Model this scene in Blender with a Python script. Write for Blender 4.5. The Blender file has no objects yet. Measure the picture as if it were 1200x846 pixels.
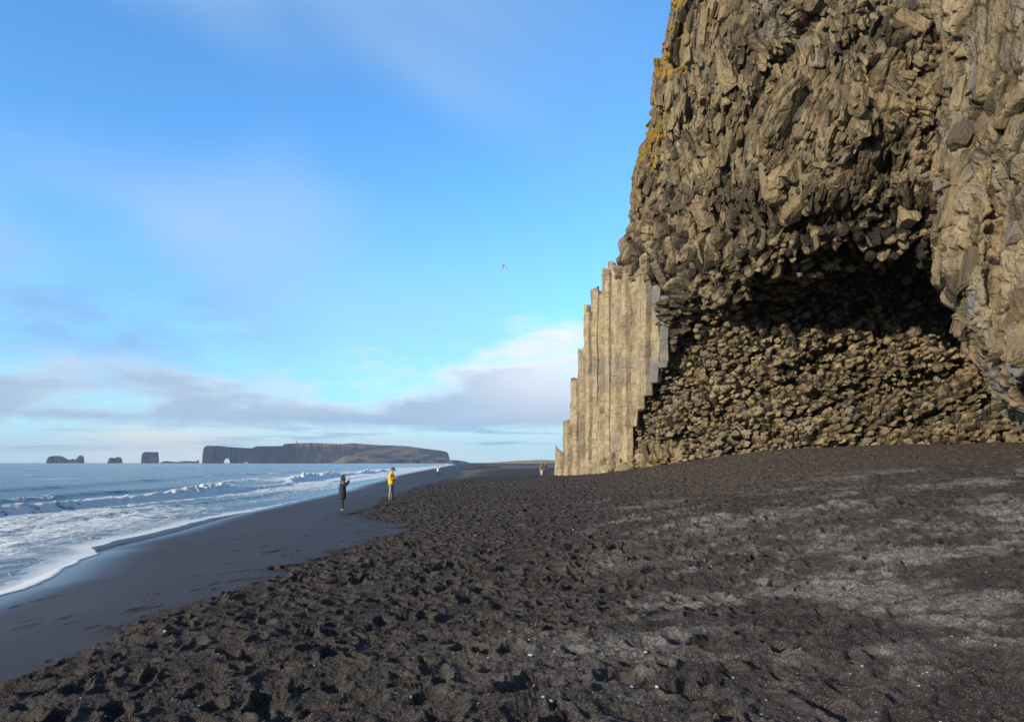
import bpy, bmesh, math, random
import numpy as np
from mathutils import Vector, Matrix
R = math.radians
rng = np.random.default_rng(7)
random.seed(7)
sc = bpy.context.scene
col = sc.collection

# ------------------------------------------------------------------ camera
F_PX, PITCH, EYE = 850.0, math.atan(119.0/850.0), 3.0
cd = bpy.data.cameras.new('camera'); cam = bpy.data.objects.new('camera', cd); col.objects.link(cam)
cd.sensor_width = 36.0; cd.lens = 36.0*F_PX/1200.0
cd.clip_start = 0.1; cd.clip_end = 60000
cam.location = (0, 0, EYE); cam.rotation_euler = (R(90)+PITCH, 0, 0)
sc.camera = cam

# ------------------------------------------------------------------ view, sun, sky
sc.view_settings.view_transform = 'Standard'; sc.view_settings.look = 'None'
sc.view_settings.exposure = 0.12; sc.view_settings.gamma = 1.0
SUN_AZ, SUN_EL = R(-134), R(19)         # azimuth from +Y towards +X: the sun is behind the viewer's left shoulder
sdir = Vector((math.sin(SUN_AZ)*math.cos(SUN_EL), math.cos(SUN_AZ)*math.cos(SUN_EL), math.sin(SUN_EL)))
sl = bpy.data.lights.new('sun', 'SUN'); sl.energy = 5.0; sl.angle = R(0.6); sl.color = (1.0, 0.86, 0.66)
so = bpy.data.objects.new('sun', sl); col.objects.link(so)
so.rotation_euler = sdir.to_track_quat('Z', 'Y').to_euler()

class NT:
    """small helper to write node trees"""
    def __init__(s, tree): s.t = tree; s.n = tree.nodes; s.l = tree.links
    def node(s, typ, **kw):
        n = s.n.new(typ)
        for k, v in kw.items(): setattr(n, k, v)
        return n
    def put(s, sock, v):
        if v is None: return
        if isinstance(v, bpy.types.NodeSocket): s.l.new(v, sock)
        else:
            if sock.type == 'RGBA' and len(v) == 3: v = (*v, 1)
            sock.default_value = v
    def math(s, op, a, b=None, c=None, clamp=False):
        n = s.node('ShaderNodeMath', operation=op, use_clamp=clamp)
        for i, v in enumerate((a, b, c)):
            if v is not None: s.put(n.inputs[i], v)
        return n.outputs[0]
    def mul(s, a, b): return s.math('MULTIPLY', a, b)
    def add(s, a, b): return s.math('ADD', a, b)
    def mix(s, f, a, b, blend='MIX'):
        n = s.node('ShaderNodeMix', data_type='RGBA', blend_type=blend)
        s.put(n.inputs[0], f); s.put(n.inputs[6], a); s.put(n.inputs[7], b)
        return n.outputs[2]
    def ramp(s, v, a, b, c=0.0, d=1.0, smooth=True):
        n = s.node('ShaderNodeMapRange', interpolation_type='SMOOTHSTEP' if smooth else 'LINEAR')
        s.put(n.inputs[0], v); s.put(n.inputs[1], a); s.put(n.inputs[2], b); s.put(n.inputs[3], c); s.put(n.inputs[4], d)
        return n.outputs[0]
    def noise(s, vec, scale, detail=4, rough=0.55, dist=0.0):
        n = s.node('ShaderNodeTexNoise')
        s.put(n.inputs['Vector'], vec); s.put(n.inputs['Scale'], scale); s.put(n.inputs['Detail'], detail)
        s.put(n.inputs['Roughness'], rough); s.put(n.inputs['Distortion'], dist)
        return n.outputs[0]
    def voro(s, vec, scale, feature='F1', rand=1.0):
        n = s.node('ShaderNodeTexVoronoi', feature=feature)
        s.put(n.inputs['Vector'], vec); s.put(n.inputs['Scale'], scale); s.put(n.inputs['Randomness'], rand)
        return n
    def comb(s, x, y, z):
        n = s.node('ShaderNodeCombineXYZ')
        s.put(n.inputs[0], x); s.put(n.inputs[1], y); s.put(n.inputs[2], z)
        return n.outputs[0]
    def attr(s, name):
        return s.node('ShaderNodeAttribute', attribute_name=name).outputs['Fac']
    def pos(s): return s.node('ShaderNodeNewGeometry').outputs['Position']
    def scalev(s, v, k):
        n = s.node('ShaderNodeVectorMath', operation='MULTIPLY'); s.put(n.inputs[0], v); n.inputs[1].default_value = k
        return n.outputs[0]
    def bump(s, h, strength, dist):
        n = s.node('ShaderNodeBump'); s.put(n.inputs['Height'], h); s.put(n.inputs['Strength'], strength); s.put(n.inputs['Distance'], dist)
        return n.outputs[0]

world = bpy.data.worlds.new("World"); sc.world = world; world.use_nodes = True
W = NT(world.node_tree); W.n.clear()
SKY_STRENGTH = 0.11
sky = W.node('ShaderNodeTexSky', sky_type='NISHITA'); sky.sun_disc = False
sky.sun_elevation = SUN_EL; sky.sun_rotation = SUN_AZ
sky.air_density = 1.0; sky.dust_density = 0.4; sky.ozone_density = 2.5
tc = W.node('ShaderNodeTexCoord').outputs['Generated']
nrm = W.node('ShaderNodeVectorMath', operation='NORMALIZE'); W.put(nrm.inputs[0], tc)
sp = W.node('ShaderNodeSeparateXYZ'); W.put(sp.inputs[0], nrm.outputs[0])
el = W.math('ARCSINE', sp.outputs[2]); az = W.math('ARCTAN2', sp.outputs[0], sp.outputs[1])
K = 1.0/SKY_STRENGTH
def kc(r, g, b): return (r*K, g*K, b*K)
front = W.mul(W.ramp(sp.outputs[1], -0.1, 0.45), W.ramp(el, 1.05, 0.62))
tint = W.mix(front, (0.62, 0.72, 0.85), (1.18, 2.12, 2.75))
base = W.mix(1.0, sky.outputs[0], tint, 'MULTIPLY')
# bright clear strip low over the horizon
low = W.ramp(el, 0.30, 0.0, 0.0, 1.0)
base = W.mix(W.mul(low, 0.55), base, kc(0.30, 0.74, 0.99))
v1 = W.comb(W.mul(az, 1.0), W.mul(el, 3.2), 0.0)
v2 = W.comb(W.add(W.mul(az, 1.0), W.mul(el, 0.9)), W.mul(el, 1.7), 3.0)
n_soft = W.noise(v2, 2.0, 2, 0.4, 0.2)
n_band = W.noise(v1, 5.0, 8, 0.56, 0.15)
n_fine = W.noise(v1, 15.0, 7, 0.6, 0.2)
# thin high veil, strongest to the left
veil = W.mul(W.ramp(n_soft, 0.34, 0.62), W.ramp(az, 0.35, -0.45))
veil = W.mul(veil, W.ramp(el, 0.02, 0.2))
base = W.mix(W.mul(veil, 0.66), base, kc(0.44, 0.62, 0.84))
# darker blue-grey bank on the left above the main band
bank = W.mul(W.ramp(az, -0.20, -0.50), W.mul(W.ramp(el, 0.09, 0.15), W.ramp(el, 0.30, 0.17)))
bank = W.mul(bank, W.ramp(n_band, 0.30, 0.62))
base = W.mix(W.mul(bank, 0.75), base, kc(0.26, 0.44, 0.76))
# whitish haze under the band
glow = W.mul(W.ramp(el, 0.10, 0.015), W.ramp(n_band, 0.35, 0.6, 0.55, 1.0))
base = W.mix(W.mul(glow, 0.97), base, kc(0.74, 0.95, 1.0))
# the main cloud band, rising to the right
rise = W.ramp(az, -0.20, 0.08, 0.0, 0.075)
top = W.add(W.add(0.125, rise), W.mul(W.add(n_band, -0.5), 0.22))
top = W.add(top, W.mul(W.add(n_fine, -0.5), 0.09))
bot = W.add(0.045, W.mul(W.add(n_fine, -0.5), 0.035))
e1 = W.math('SUBTRACT', top, el); e2 = W.math('SUBTRACT', el, bot)
bandm = W.mul(W.ramp(e1, -0.015, 0.065), W.ramp(e2, -0.006, 0.014))
lit = W.ramp(W.add(W.mul(W.add(n_fine, -0.5), 1.5), W.ramp(e1, 0.10, 0.0)), 0.25, 1.05)
lit = W.math('ADD', W.mul(lit, W.ramp(az, -0.62, 0.02, 0.45, 1.1)), W.mul(W.ramp(az, -0.14, 0.06), W.ramp(el, 0.05, 0.12, 0.15, 0.75)), clamp=True)
cloudc = W.mix(lit, kc(0.42, 0.55, 0.73), kc(0.93, 0.93, 0.97))
base = W.mix(W.mul(bandm, W.ramp(n_band, 0.30, 0.50, 0.62, 0.95)), base, cloudc)
# thin dark streaks beneath the band
strk = W.ramp(W.noise(W.comb(W.mul(az, 1.0), W.mul(el, 14.0), 7.0), 6.0, 5, 0.5), 0.50, 0.62)
strk = W.mul(strk, W.mul(W.ramp(el, 0.008, 0.02), W.ramp(el, 0.07, 0.05)))
base = W.mix(W.mul(strk, 0.75), base, kc(0.36, 0.57, 0.78))
cream = W.mul(W.mul(W.ramp(az, -0.60, -0.46), W.ramp(az, -0.30, -0.44)), W.mul(W.ramp(el, 0.055, 0.03), W.ramp(n_fine, 0.35, 0.6, 0.5, 1.0)))
base = W.mix(W.mul(cream, 0.75), base, kc(0.98, 0.95, 0.86))
bg = W.node('ShaderNodeBackground'); W.put(bg.inputs[0], base); bg.inputs[1].default_value = SKY_STRENGTH
wo = W.node('ShaderNodeOutputWorld'); W.l.new(bg.outputs[0], wo.inputs[0])

# ------------------------------------------------------------------ numpy noise
T = rng.random((65536, 4)).astype(np.float32)
def ih(ix, iy, iz, seed):
    h = (ix.astype(np.int64)*73856093) ^ (iy.astype(np.int64)*19349663) ^ (iz.astype(np.int64)*83492791) ^ (seed*2654435761)
    h ^= (h >> 13)
    return ((h*1274126177) >> 9) & 65535
def vnoise(P, seed=0):
    I = np.floor(P).astype(np.int32); f = (P-I).astype(np.float32); f = f*f*(3-2*f)
    out = np.zeros(len(P), np.float32)
    for dx in (0, 1):
        wx = f[:, 0] if dx else 1-f[:, 0]
        for dy in (0, 1):
            wy = f[:, 1] if dy else 1-f[:, 1]
            for dz in (0, 1):
                wz = f[:, 2] if dz else 1-f[:, 2]
                out += wx*wy*wz*T[ih(I[:, 0]+dx, I[:, 1]+dy, I[:, 2]+dz, seed), 0]
    return out*2-1
def fbm(P, scale, octv=4, gain=0.5, seed=0):
    o = np.zeros(len(P), np.float32); a = 1.0; s = 1.0/scale
    for k in range(octv):
        o += a*vnoise(P*s+17.3*k, seed+k); a *= gain; s *= 2.03
    return o
def fbm2(x, y, scale, octv=4, gain=0.5, seed=0):
    P = np.stack([x, y, np.full_like(x, 0.37)], 1)
    return fbm(P, scale, octv, gain, seed)
def worley(Q, seed=0, jit=0.8):
    B = np.floor(Q-0.5).astype(np.int32)
    n = len(Q)
    F1 = np.full(n, 9e9, np.float32); F2 = F1.copy(); idx = np.zeros(n, np.int64); vec = np.zeros((n, 3), np.float32)
    for dx in (0, 1):
        for dy in (0, 1):
            for dz in (0, 1):
                c = B+np.array([dx, dy, dz], np.int32)
                h = ih(c[:, 0], c[:, 1], c[:, 2], seed)
                v = (Q-(c+0.5+(T[h, :3]-0.5)*jit)).astype(np.float32)
                d = np.sqrt((v*v).sum(1))
                m = d < F1
                F2 = np.where(m, F1, np.minimum(F2, d)); F1 = np.where(m, d, F1)
                idx = np.where(m, h, idx); vec[m] = v[m]
    return F1, F2, idx, vec
def sm(x, a, b):
    t = np.clip((x-a)/(b-a), 0, 1); return t*t*(3-2*t)

# ------------------------------------------------------------------ object helpers
def link(o, parent=None):
    col.objects.link(o)
    if parent is not None: o.parent = parent
    return o
def tag(o, label=None, cat=None, group=None, kind=None):
    if label: o['label'] = label
    if cat: o['category'] = cat
    if group: o['group'] = group
    if kind: o['kind'] = kind
    return o
def empty(name, loc=(0, 0, 0), rz=0.0):
    o = bpy.data.objects.new(name, None); o.location = loc; o.rotation_euler = (0, 0, rz); return link(o)
def np_mesh(name, V, quads, mat=None, parent=None, attrs=None, smooth=True, tris=None):
    me = bpy.data.meshes.new(name)
    me.vertices.add(len(V)); me.vertices.foreach_set('co', np.ascontiguousarray(V, np.float32).ravel())
    nq = len(quads); nt = 0 if tris is None else len(tris)
    loops = quads.ravel() if nt == 0 else np.concatenate([quads.ravel(), tris.ravel()])
    starts = np.concatenate([np.arange(nq)*4, nq*4+np.arange(nt)*3]).astype(np.int32)
    me.loops.add(len(loops)); me.loops.foreach_set('vertex_index', loops.astype(np.int32))
    me.polygons.add(nq+nt); me.polygons.foreach_set('loop_start', starts)
    me.polygons.foreach_set('use_smooth', np.full(nq+nt, smooth))
    me.update(calc_edges=True)
    if attrs:
        for k, a in attrs.items():
            at = me.attributes.new(k, 'FLOAT', 'POINT'); at.data.foreach_set('value', np.ascontiguousarray(a, np.float32))
    me.validate()
    o = bpy.data.objects.new(name, me)
    if mat: me.materials.append(mat)
    return link(o, parent)
def grid_quads(nr, nc, wrap=False):
    i = np.arange(nr*nc).reshape(nr, nc)
    if wrap: i = np.concatenate([i, i[:, :1]], 1)
    return np.stack([i[:-1, :-1], i[:-1, 1:], i[1:, 1:], i[1:, :-1]], -1).reshape(-1, 4)
def bm_obj(name, bm, mat, parent=None, smooth=False):
    me = bpy.data.meshes.new(name); bm.to_mesh(me); bm.free()
    if mat: me.materials.append(mat)
    for p in me.polygons: p.use_smooth = smooth
    return link(bpy.data.objects.new(name, me), parent)
def unproj(px, py, d):
    """world point seen at photo position (px, py) at forward distance d: used to survey the place"""
    rx = (np.asarray(px, float)-600)/F_PX; ry = -(np.asarray(py, float)-423)/F_PX
    dy = math.cos(PITCH)-ry*math.sin(PITCH); dz = math.sin(PITCH)+ry*math.cos(PITCH)
    k = d/dy
    return np.stack(np.broadcast_arrays(rx*k, dy*k, EYE+dz*k), -1)
def on_plane(px, py, z):
    rx = (px-600)/F_PX; ry = -(py-423)/F_PX
    dy = math.cos(PITCH)-ry*math.sin(PITCH); dz = math.sin(PITCH)+ry*math.cos(PITCH)
    k = (z-EYE)/dz
    return rx*k, dy*k

def new_mat(name):
    m = bpy.data.materials.new(name); m.use_nodes = True
    t = NT(m.node_tree); t.n.clear()
    b = t.node('ShaderNodeBsdfPrincipled'); o = t.node('ShaderNodeOutputMaterial'); t.l.new(b.outputs[0], o.inputs[0])
    return m, t, b
def simple_mat(name, c, rough=0.8, var=0.15, scale=20.0, bump=0.2):
    m, t, b = new_mat(name)
    n = t.noise(t.node('ShaderNodeTexCoord').outputs['Object'], scale, 4)
    t.put(b.inputs['Base Color'], t.mix(n, tuple(x*(1-var) for x in c), tuple(min(1, x*(1+var)) for x in c)))
    b.inputs['Roughness'].default_value = rough
    t.put(b.inputs['Normal'], t.bump(n, bump, 0.01))
    return m

# ------------------------------------------------------------------ materials
def rock_material():
    m, t, b = new_mat('basalt_rock'); P = t.pos()
    tone = t.attr('tone'); moss = t.attr('moss'); grey = t.attr('grey'); dark = t.attr('dark'); pale = t.attr('pale')
    n1 = t.noise(P, 0.5, 6, 0.6); n2 = t.noise(P, 3.5, 8, 0.65); n3 = t.noise(P, 22.0, 6, 0.7)
    f = t.add(t.mul(tone, 0.55), t.mul(t.add(n2, -0.5), 1.1)); f = t.add(f, t.mul(t.add(n1, -0.5), 0.7))
    f = t.math('ADD', f, 0.15, clamp=True)
    c = t.mix(f, (0.055, 0.041, 0.025), (0.435, 0.345, 0.200))
    c = t.mix(t.ramp(n3, 0.3, 0.75, 0.0, 0.28), c, (0.40, 0.31, 0.175))
    c = t.mix(t.mul(t.ramp(n2, 0.52, 0.60), 0.35), c, (0.16, 0.13, 0.095))
    c = t.mix(pale, c, t.mix(t.ramp(n2, 0.3, 0.7), (0.30, 0.245, 0.155), (0.53, 0.445, 0.30)))
    st = t.noise(t.scalev(P, (1, 1, .28)), 0.9, 7, 0.65)
    c = t.mix(t.mul(t.ramp(st, 0.52, 0.64), t.ramp(pale, 0.0, 1.0, 0.75, 0.25)), c, (0.070, 0.058, 0.045))
    c = t.mix(t.mul(t.ramp(st, 0.44, 0.34), 0.5), c, (0.44, 0.365, 0.24))
    gm = t.mul(grey, t.ramp(n1, 0.42, 0.56))
    c = t.mix(gm, c, t.mix(n2, (0.13, 0.13, 0.14), (0.24, 0.235, 0.235)))
    c = t.mix(t.mul(dark, t.ramp(n2, 0.12, 0.48)), c, (0.020, 0.017, 0.014))  # dark rock tone plus painted shade of cave and overhang
    c = t.mix(t.mul(t.attr('joint_shade'), 0.85), c, (0.022, 0.018, 0.013))  # crevice shade put into the colour
    mm = t.ramp(t.add(moss, t.mul(t.add(n2, -0.5), 1.7)), 0.48, 0.66)
    mc = t.mix(t.ramp(t.noise(P, 1.4, 5, 0.6), 0.40, 0.62), t.mix(n3, (0.07, 0.062, 0.018), (0.24, 0.20, 0.05)), t.mix(n3, (0.26, 0.15, 0.02), (0.48, 0.27, 0.035)))
    c = t.mix(mm, c, mc)
    wn = t.voro(P, 1.1).outputs['Distance']
    wm = t.mul(t.ramp(t.noise(P, 1.7, 7, 0.75), 0.665, 0.70), t.ramp(wn, 0.4, 0.2)); wm = t.mul(wm, t.attr('white'))
    c = t.mix(wm, c, (0.66, 0.62, 0.50))
    t.put(b.inputs['Base Color'], c)
    b.inputs['Roughness'].default_value = 0.85
    b.inputs['Specular IOR Level'].default_value = 0.25
    wq = t.node('ShaderNodeTexNoise'); t.put(wq.inputs['Vector'], P); wq.inputs['Scale'].default_value = 2.5; wq.inputs['Detail'].default_value = 3
    wp = t.node('ShaderNodeVectorMath', operation='MULTIPLY_ADD'); t.put(wp.inputs[0], wq.outputs['Color']); wp.inputs[1].default_value = (.35, .35, .35); t.put(wp.inputs[2], t.scalev(P, (1, 1, .6)))
    chips = t.add(t.mul(t.voro(wp.outputs[0], 3.2).outputs['Distance'], 1.1), t.mul(t.voro(wp.outputs[0], 8.5).outputs['Distance'], 0.5))
    h = t.add(t.add(t.mul(n3, 0.4), t.mul(t.noise(P, 7.0, 8, 0.7), 0.8)), t.mul(chips, t.ramp(pale, 0.3, 0.8, 1.3, 0.25)))
    t.put(b.inputs['Normal'], t.bump(h, 0.85, 0.13))
    return m
def far_rock_material():
    m, t, b = new_mat('far_headland_rock'); P = t.pos()
    g = t.attr('grass')
    n1 = t.noise(t.scalev(P, (1, .3, 2.5)), 0.011, 7, 0.6); n2 = t.noise(t.scalev(P, (1, 1, 0.25)), 0.05, 7, 0.7)
    rockc = t.mix(t.ramp(n2, 0.3, 0.7), (0.008, 0.008, 0.010), (0.032, 0.029, 0.028))
    gc = t.mix(t.ramp(n1, 0.40, 0.60), (0.030, 0.032, 0.024), (0.200, 0.150, 0.090))
    gm = t.math('MULTIPLY', g, t.ramp(n2, 0.28, 0.45, 0.55, 1.0), clamp=True)
    t.put(b.inputs['Base Color'], t.mix(gm, rockc, gc)); b.inputs['Roughness'].default_value = 0.95
    b.inputs['Specular IOR Level'].default_value = 0.1
    t.put(b.inputs['Normal'], t.bump(n2, 0.9, 14.0))
    return m
def sand_material():
    m, t, b = new_mat('black_sand'); P = t.pos()
    wet = t.attr('wet'); lt = t.attr('light'); br = t.attr('brown'); rough = t.attr('churned')
    n1 = t.noise(P, 1.2, 6, 0.6); n2 = t.noise(P, 14.0, 6, 0.7); n3 = t.noise(P, 120.0, 3, 0.7)
    grain = t.voro(P, 210.0); g2 = t.voro(P, 75.0)
    grs = t.node('ShaderNodeSeparateColor'); t.put(grs.inputs[0], t.voro(P, 55.0).outputs['Color'])
    c = t.mix(t.ramp(n2, 0.3, 0.7), (0.019, 0.0165, 0.0165), (0.052, 0.0455, 0.0445))
    c = t.mix(t.ramp(n1, 0.4, 0.7, 0.0, 0.5), c, (0.070, 0.059, 0.054))
    lm = t.math('MULTIPLY', lt, t.mul(t.ramp(n2, 0.30, 0.62, 0.25, 1.0), t.ramp(grs.outputs[2], 0.15, 0.75, 0.35, 1.0)), clamp=True)
    c = t.mix(lm, c, t.mix(n3, (0.165, 0.152, 0.145), (0.34, 0.318, 0.305)))
    c = t.mix(t.mul(br, 0.6), c, (0.075, 0.055, 0.040))
    # coarse grains
    gr = t.node('ShaderNodeSeparateColor'); t.put(gr.inputs[0], grain.outputs['Color'])
    g2c = t.node('ShaderNodeSeparateColor'); t.put(g2c.inputs[0], g2.outputs['Color'])
    spk = t.mul(t.ramp(gr.outputs[0], 0.82, 0.97), rough)
    c = t.mix(t.mul(spk, 0.8), c, (0.24, 0.22, 0.20))
    spk2 = t.mul(t.mul(t.ramp(g2c.outputs[1], 0.955, 0.985), t.ramp(g2.outputs['Distance'], 0.5, 0.3)), t.add(t.mul(lt, 0.9), 0.18))
    c = t.mix(spk2, c, (0.42, 0.40, 0.37))
    wn = t.noise(t.scalev(P, (3.0, .6, 1)), 1.0, 5, 0.6)
    wc = t.mix(wn, (0.030, 0.026, 0.029), (0.052, 0.045, 0.050))
    # fine pale shell line on the wet sand
    wc = t.mix(t.mul(t.mul(t.ramp(gr.outputs[1], 0.93, 0.98), t.attr('shell')), 0.8), wc, (0.35, 0.36, 0.40))
    c = t.mix(t.math('SUBTRACT', 1.0, rough, clamp=True), c, wc)
    t.put(b.inputs['Base Color'], c)
    t.put(b.inputs['Roughness'], t.ramp(wet, 0.0, 1.0, 0.92, 0.24, smooth=False))
    t.put(b.inputs['Specular IOR Level'], t.ramp(wet, 0.0, 1.0, 0.12, 0.55, smooth=False))
    hgt = t.add(t.mul(n2, 0.6), t.add(t.mul(n3, 0.22), t.mul(grain.outputs['Distance'], 0.12)))
    hs = t.add(t.mul(hgt, t.add(t.mul(rough, 0.94), 0.06)), 0)
    t.put(b.inputs['Normal'], t.bump(hs, 0.9, 0.035))
    return m
def sea_material():
    m, t, b = new_mat('sea_water'); P = t.pos()
    foam = t.attr('foam'); shal = t.attr('shallow'); up = t.attr('churn')
    Pw = t.scalev(P, (1.0, 0.62, 0.5))
    warp = t.node('ShaderNodeTexNoise'); t.put(warp.inputs['Vector'], Pw); warp.inputs['Scale'].default_value = 0.6; warp.inputs['Detail'].default_value = 4
    wv = t.node('ShaderNodeVectorMath', operation='MULTIPLY_ADD')
    t.put(wv.inputs[0], warp.outputs['Color']); wv.inputs[1].default_value = (2.2, 2.2, 0); t.put(wv.inputs[2], Pw)
    e1 = t.voro(wv.outputs[0], 0.9, 'DISTANCE_TO_EDGE').outputs['Distance']
    e2 = t.voro(wv.outputs[0], 2.9, 'DISTANCE_TO_EDGE').outputs['Distance']
    nz = t.noise(wv.outputs[0], 1.1, 8, 0.68); nb = t.noise(Pw, 0.22, 5, 0.6)
    lace = t.math('MAXIMUM', t.ramp(e1, 0.16, 0.0), t.mul(t.ramp(e2, 0.13, 0.0), 0.85))
    q = t.add(t.mul(foam, 1.25), t.add(t.mul(t.add(nz, -0.5), 1.5), t.mul(t.add(nb, -0.5), 1.2)))
    q = t.add(q, t.mul(t.mul(lace, 0.42), t.ramp(foam, 0.05, 0.3)))
    fm = t.math('MULTIPLY', t.ramp(q, 0.66, 0.90), t.ramp(foam, 0.02, 0.12), clamp=True)
    deep = t.mix(t.ramp(t.noise(Pw, 0.03, 6, 0.6), 0.35, 0.65), (0.018, 0.060, 0.095), (0.032, 0.092, 0.128))
    wc = t.mix(shal, deep, (0.060, 0.125, 0.175))
    wc = t.mix(t.mul(up, 0.55), wc, (0.16, 0.25, 0.31))
    c = t.mix(fm, wc, t.mix(nz, (0.66, 0.74, 0.78), (0.88, 0.90, 0.88)))
    t.put(b.inputs['Base Color'], c)
    t.put(b.inputs['Roughness'], t.mix(fm, (0.16,)*3, (0.8,)*3))
    b.inputs['IOR'].default_value = 1.33; b.inputs['Specular IOR Level'].default_value = 0.30
    d1 = t.noise(t.scalev(P, (1.0, 0.45, 1)), 1.6, 7, 0.65); d2 = t.noise(t.scalev(P, (0.35, 0.12, 1)), 0.6, 6, 0.6)
    calm = t.attr('calm')
    hh = t.add(t.mul(d1, t.math('SUBTRACT', 1.0, t.mul(calm, 0.93))), t.mul(t.mul(d2, 3.0), t.math('SUBTRACT', 1.0, t.mul(calm, 0.97))))
    hh = t.add(hh, t.mul(fm, 0.25))
    t.put(b.inputs['Normal'], t.bump(hh, 0.9, 0.34))
    return m
ROCK = rock_material(); FAR = far_rock_material(); SAND = sand_material(); SEA = sea_material()

# ------------------------------------------------------------------ shore and terrain
_edge = [(0, 697), (39, 688), (67, 670), (82, 658), (119, 645), (112, 638), (140, 630), (177, 623), (248, 605), (319, 593), (372, 585), (395, 582),
         (416, 575), (445, 569), (436, 565), (482, 555), (505, 550)]
_ex, _ey = zip(*[on_plane(a, b_, 0.10) for a, b_ in _edge])
_ey = np.array(_ey); _ex = np.array(_ex)
_o = np.argsort(_ey)
EY = np.concatenate([[-3000, -300, -40, 0, 8], _ey[_o], [420, 1000, 2000, 3600, 20000]])
EX = np.concatenate([[-150, -20, -8.0, -8.6, -9.6], _ex[_o], [-42, -78, -165, -330, -330]])
def edge_detail(y):
    y = np.asarray(y, float)
    n = fbm2(y.ravel().astype(np.float32)*0+3.3, y.ravel().astype(np.float32), 2.2, 3, 0.5, 90).reshape(y.shape)
    return np.interp(y, EY, EX)+n*0.22*np.clip(30/np.maximum(np.abs(y), 1), 0.2, 1)
SY = np.array([-3000, -300, -40, 0, 12, 16, 24, 43, 83, 160, 420, 1000, 2000, 3600, 20000.])
SX = np.array([-150, -20, -8.2, -8.9, -10.3, -10.9, -12.7, -15.2, -20.0, -26, -42, -78, -165, -330, -330.])
def shore(y): return np.interp(y, SY, SX)
def profile(s, y):
    p = np.interp(s, [-2000, -60, -15, -3, 0, 3, 6, 10, 24, 60, 200, 3000], [-30, -4, -1.6, -0.25, 0.10, 0.52, 0.90, 1.15, 1.50, 1.95, 2.2, 2.6])
    return p
_ctl = [(0, 0, 1.40), (0, 5, 1.38), (3.4, 5, 1.48), (-4.6, 6.5, 1.0), (-4.6, 10, 1.0), (-4.3, 14.5, 1.0), (-3.3, 22, 0.97), (-6.5, 32, 0.86), (-6.8, 41, 0.90), (-8.1, 35, 0.73)]
for q in [(1200, 700, 8), (1200, 600, 14), (1200, 548, 20), (1200, 520, 31), (1330, 520, 27), (1100, 521, 32.5), (1000, 523, 34), (900, 527, 36.0), (800, 541, 40.5), (750, 549, 44),
          (656, 556, 52), (1050, 560, 21), (1050, 536, 27), (900, 600, 17), (900, 552, 28), (750, 600, 22), (750, 565, 35), (600, 600, 27), (600, 572, 48), (600, 700, 12), (900, 700, 11)]:
    p = unproj(*q); _ctl.append(tuple(p))
_ctl += [(3.8, 96, 1.3), (-12.2, 119, 0.75), (10, 75, 1.9), (-8, 70, 1.05), (40, 60, 3.6), (40, 20, 3.6), (20, -20, 2.6), (0, -20, 1.6), (-9, -20, 0.1), (60, 0, 4.0)]
_ctl += [(shore(y), y, 0.10) for y in (0, 8, 16, 24, 43, 83, 160)]+[(shore(y)-6, y, -0.8) for y in (0, 16, 43, 83)]
CTL = np.array(_ctl)
_res = CTL[:, 2]-profile(CTL[:, 0]-shore(CTL[:, 1]), CTL[:, 1])
def _kern(d): return np.exp(-(d/11.0)**1.5)
_dd = np.sqrt(((CTL[:, None, :2]-CTL[None, :, :2])**2).sum(-1))
_w = np.linalg.solve(_kern(_dd)+0.03*np.eye(len(CTL)), _res)
def base_height(x, y):
    x = np.asarray(x, float); y = np.asarray(y, float); sh = x.shape
    x = x.ravel(); y = y.ravel()
    z = profile(x-shore(y), y)
    near = (np.abs(x) < 110) & (y > -80) & (y < 220)
    xn, yn = x[near], y[near]; a = np.zeros(len(xn))
    for (cx, cy, _), w in zip(CTL, _w): a += w*_kern(np.hypot(xn-cx, yn-cy))
    z[near] += a
    return z.reshape(sh)
CH_Y = np.array([-60, 3, 6.5, 10, 14.5, 18, 22, 25, 30, 33, 41, 60, 85, 120, 200, 400])
CH_X = np.array([-4.5, -4.6, -4.8, -4.7, -4.3, -3.8, -3.2, -3.6, -6.3, -7.0, -7.4, -7.2, -7.0, -8, -14, -26])
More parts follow.
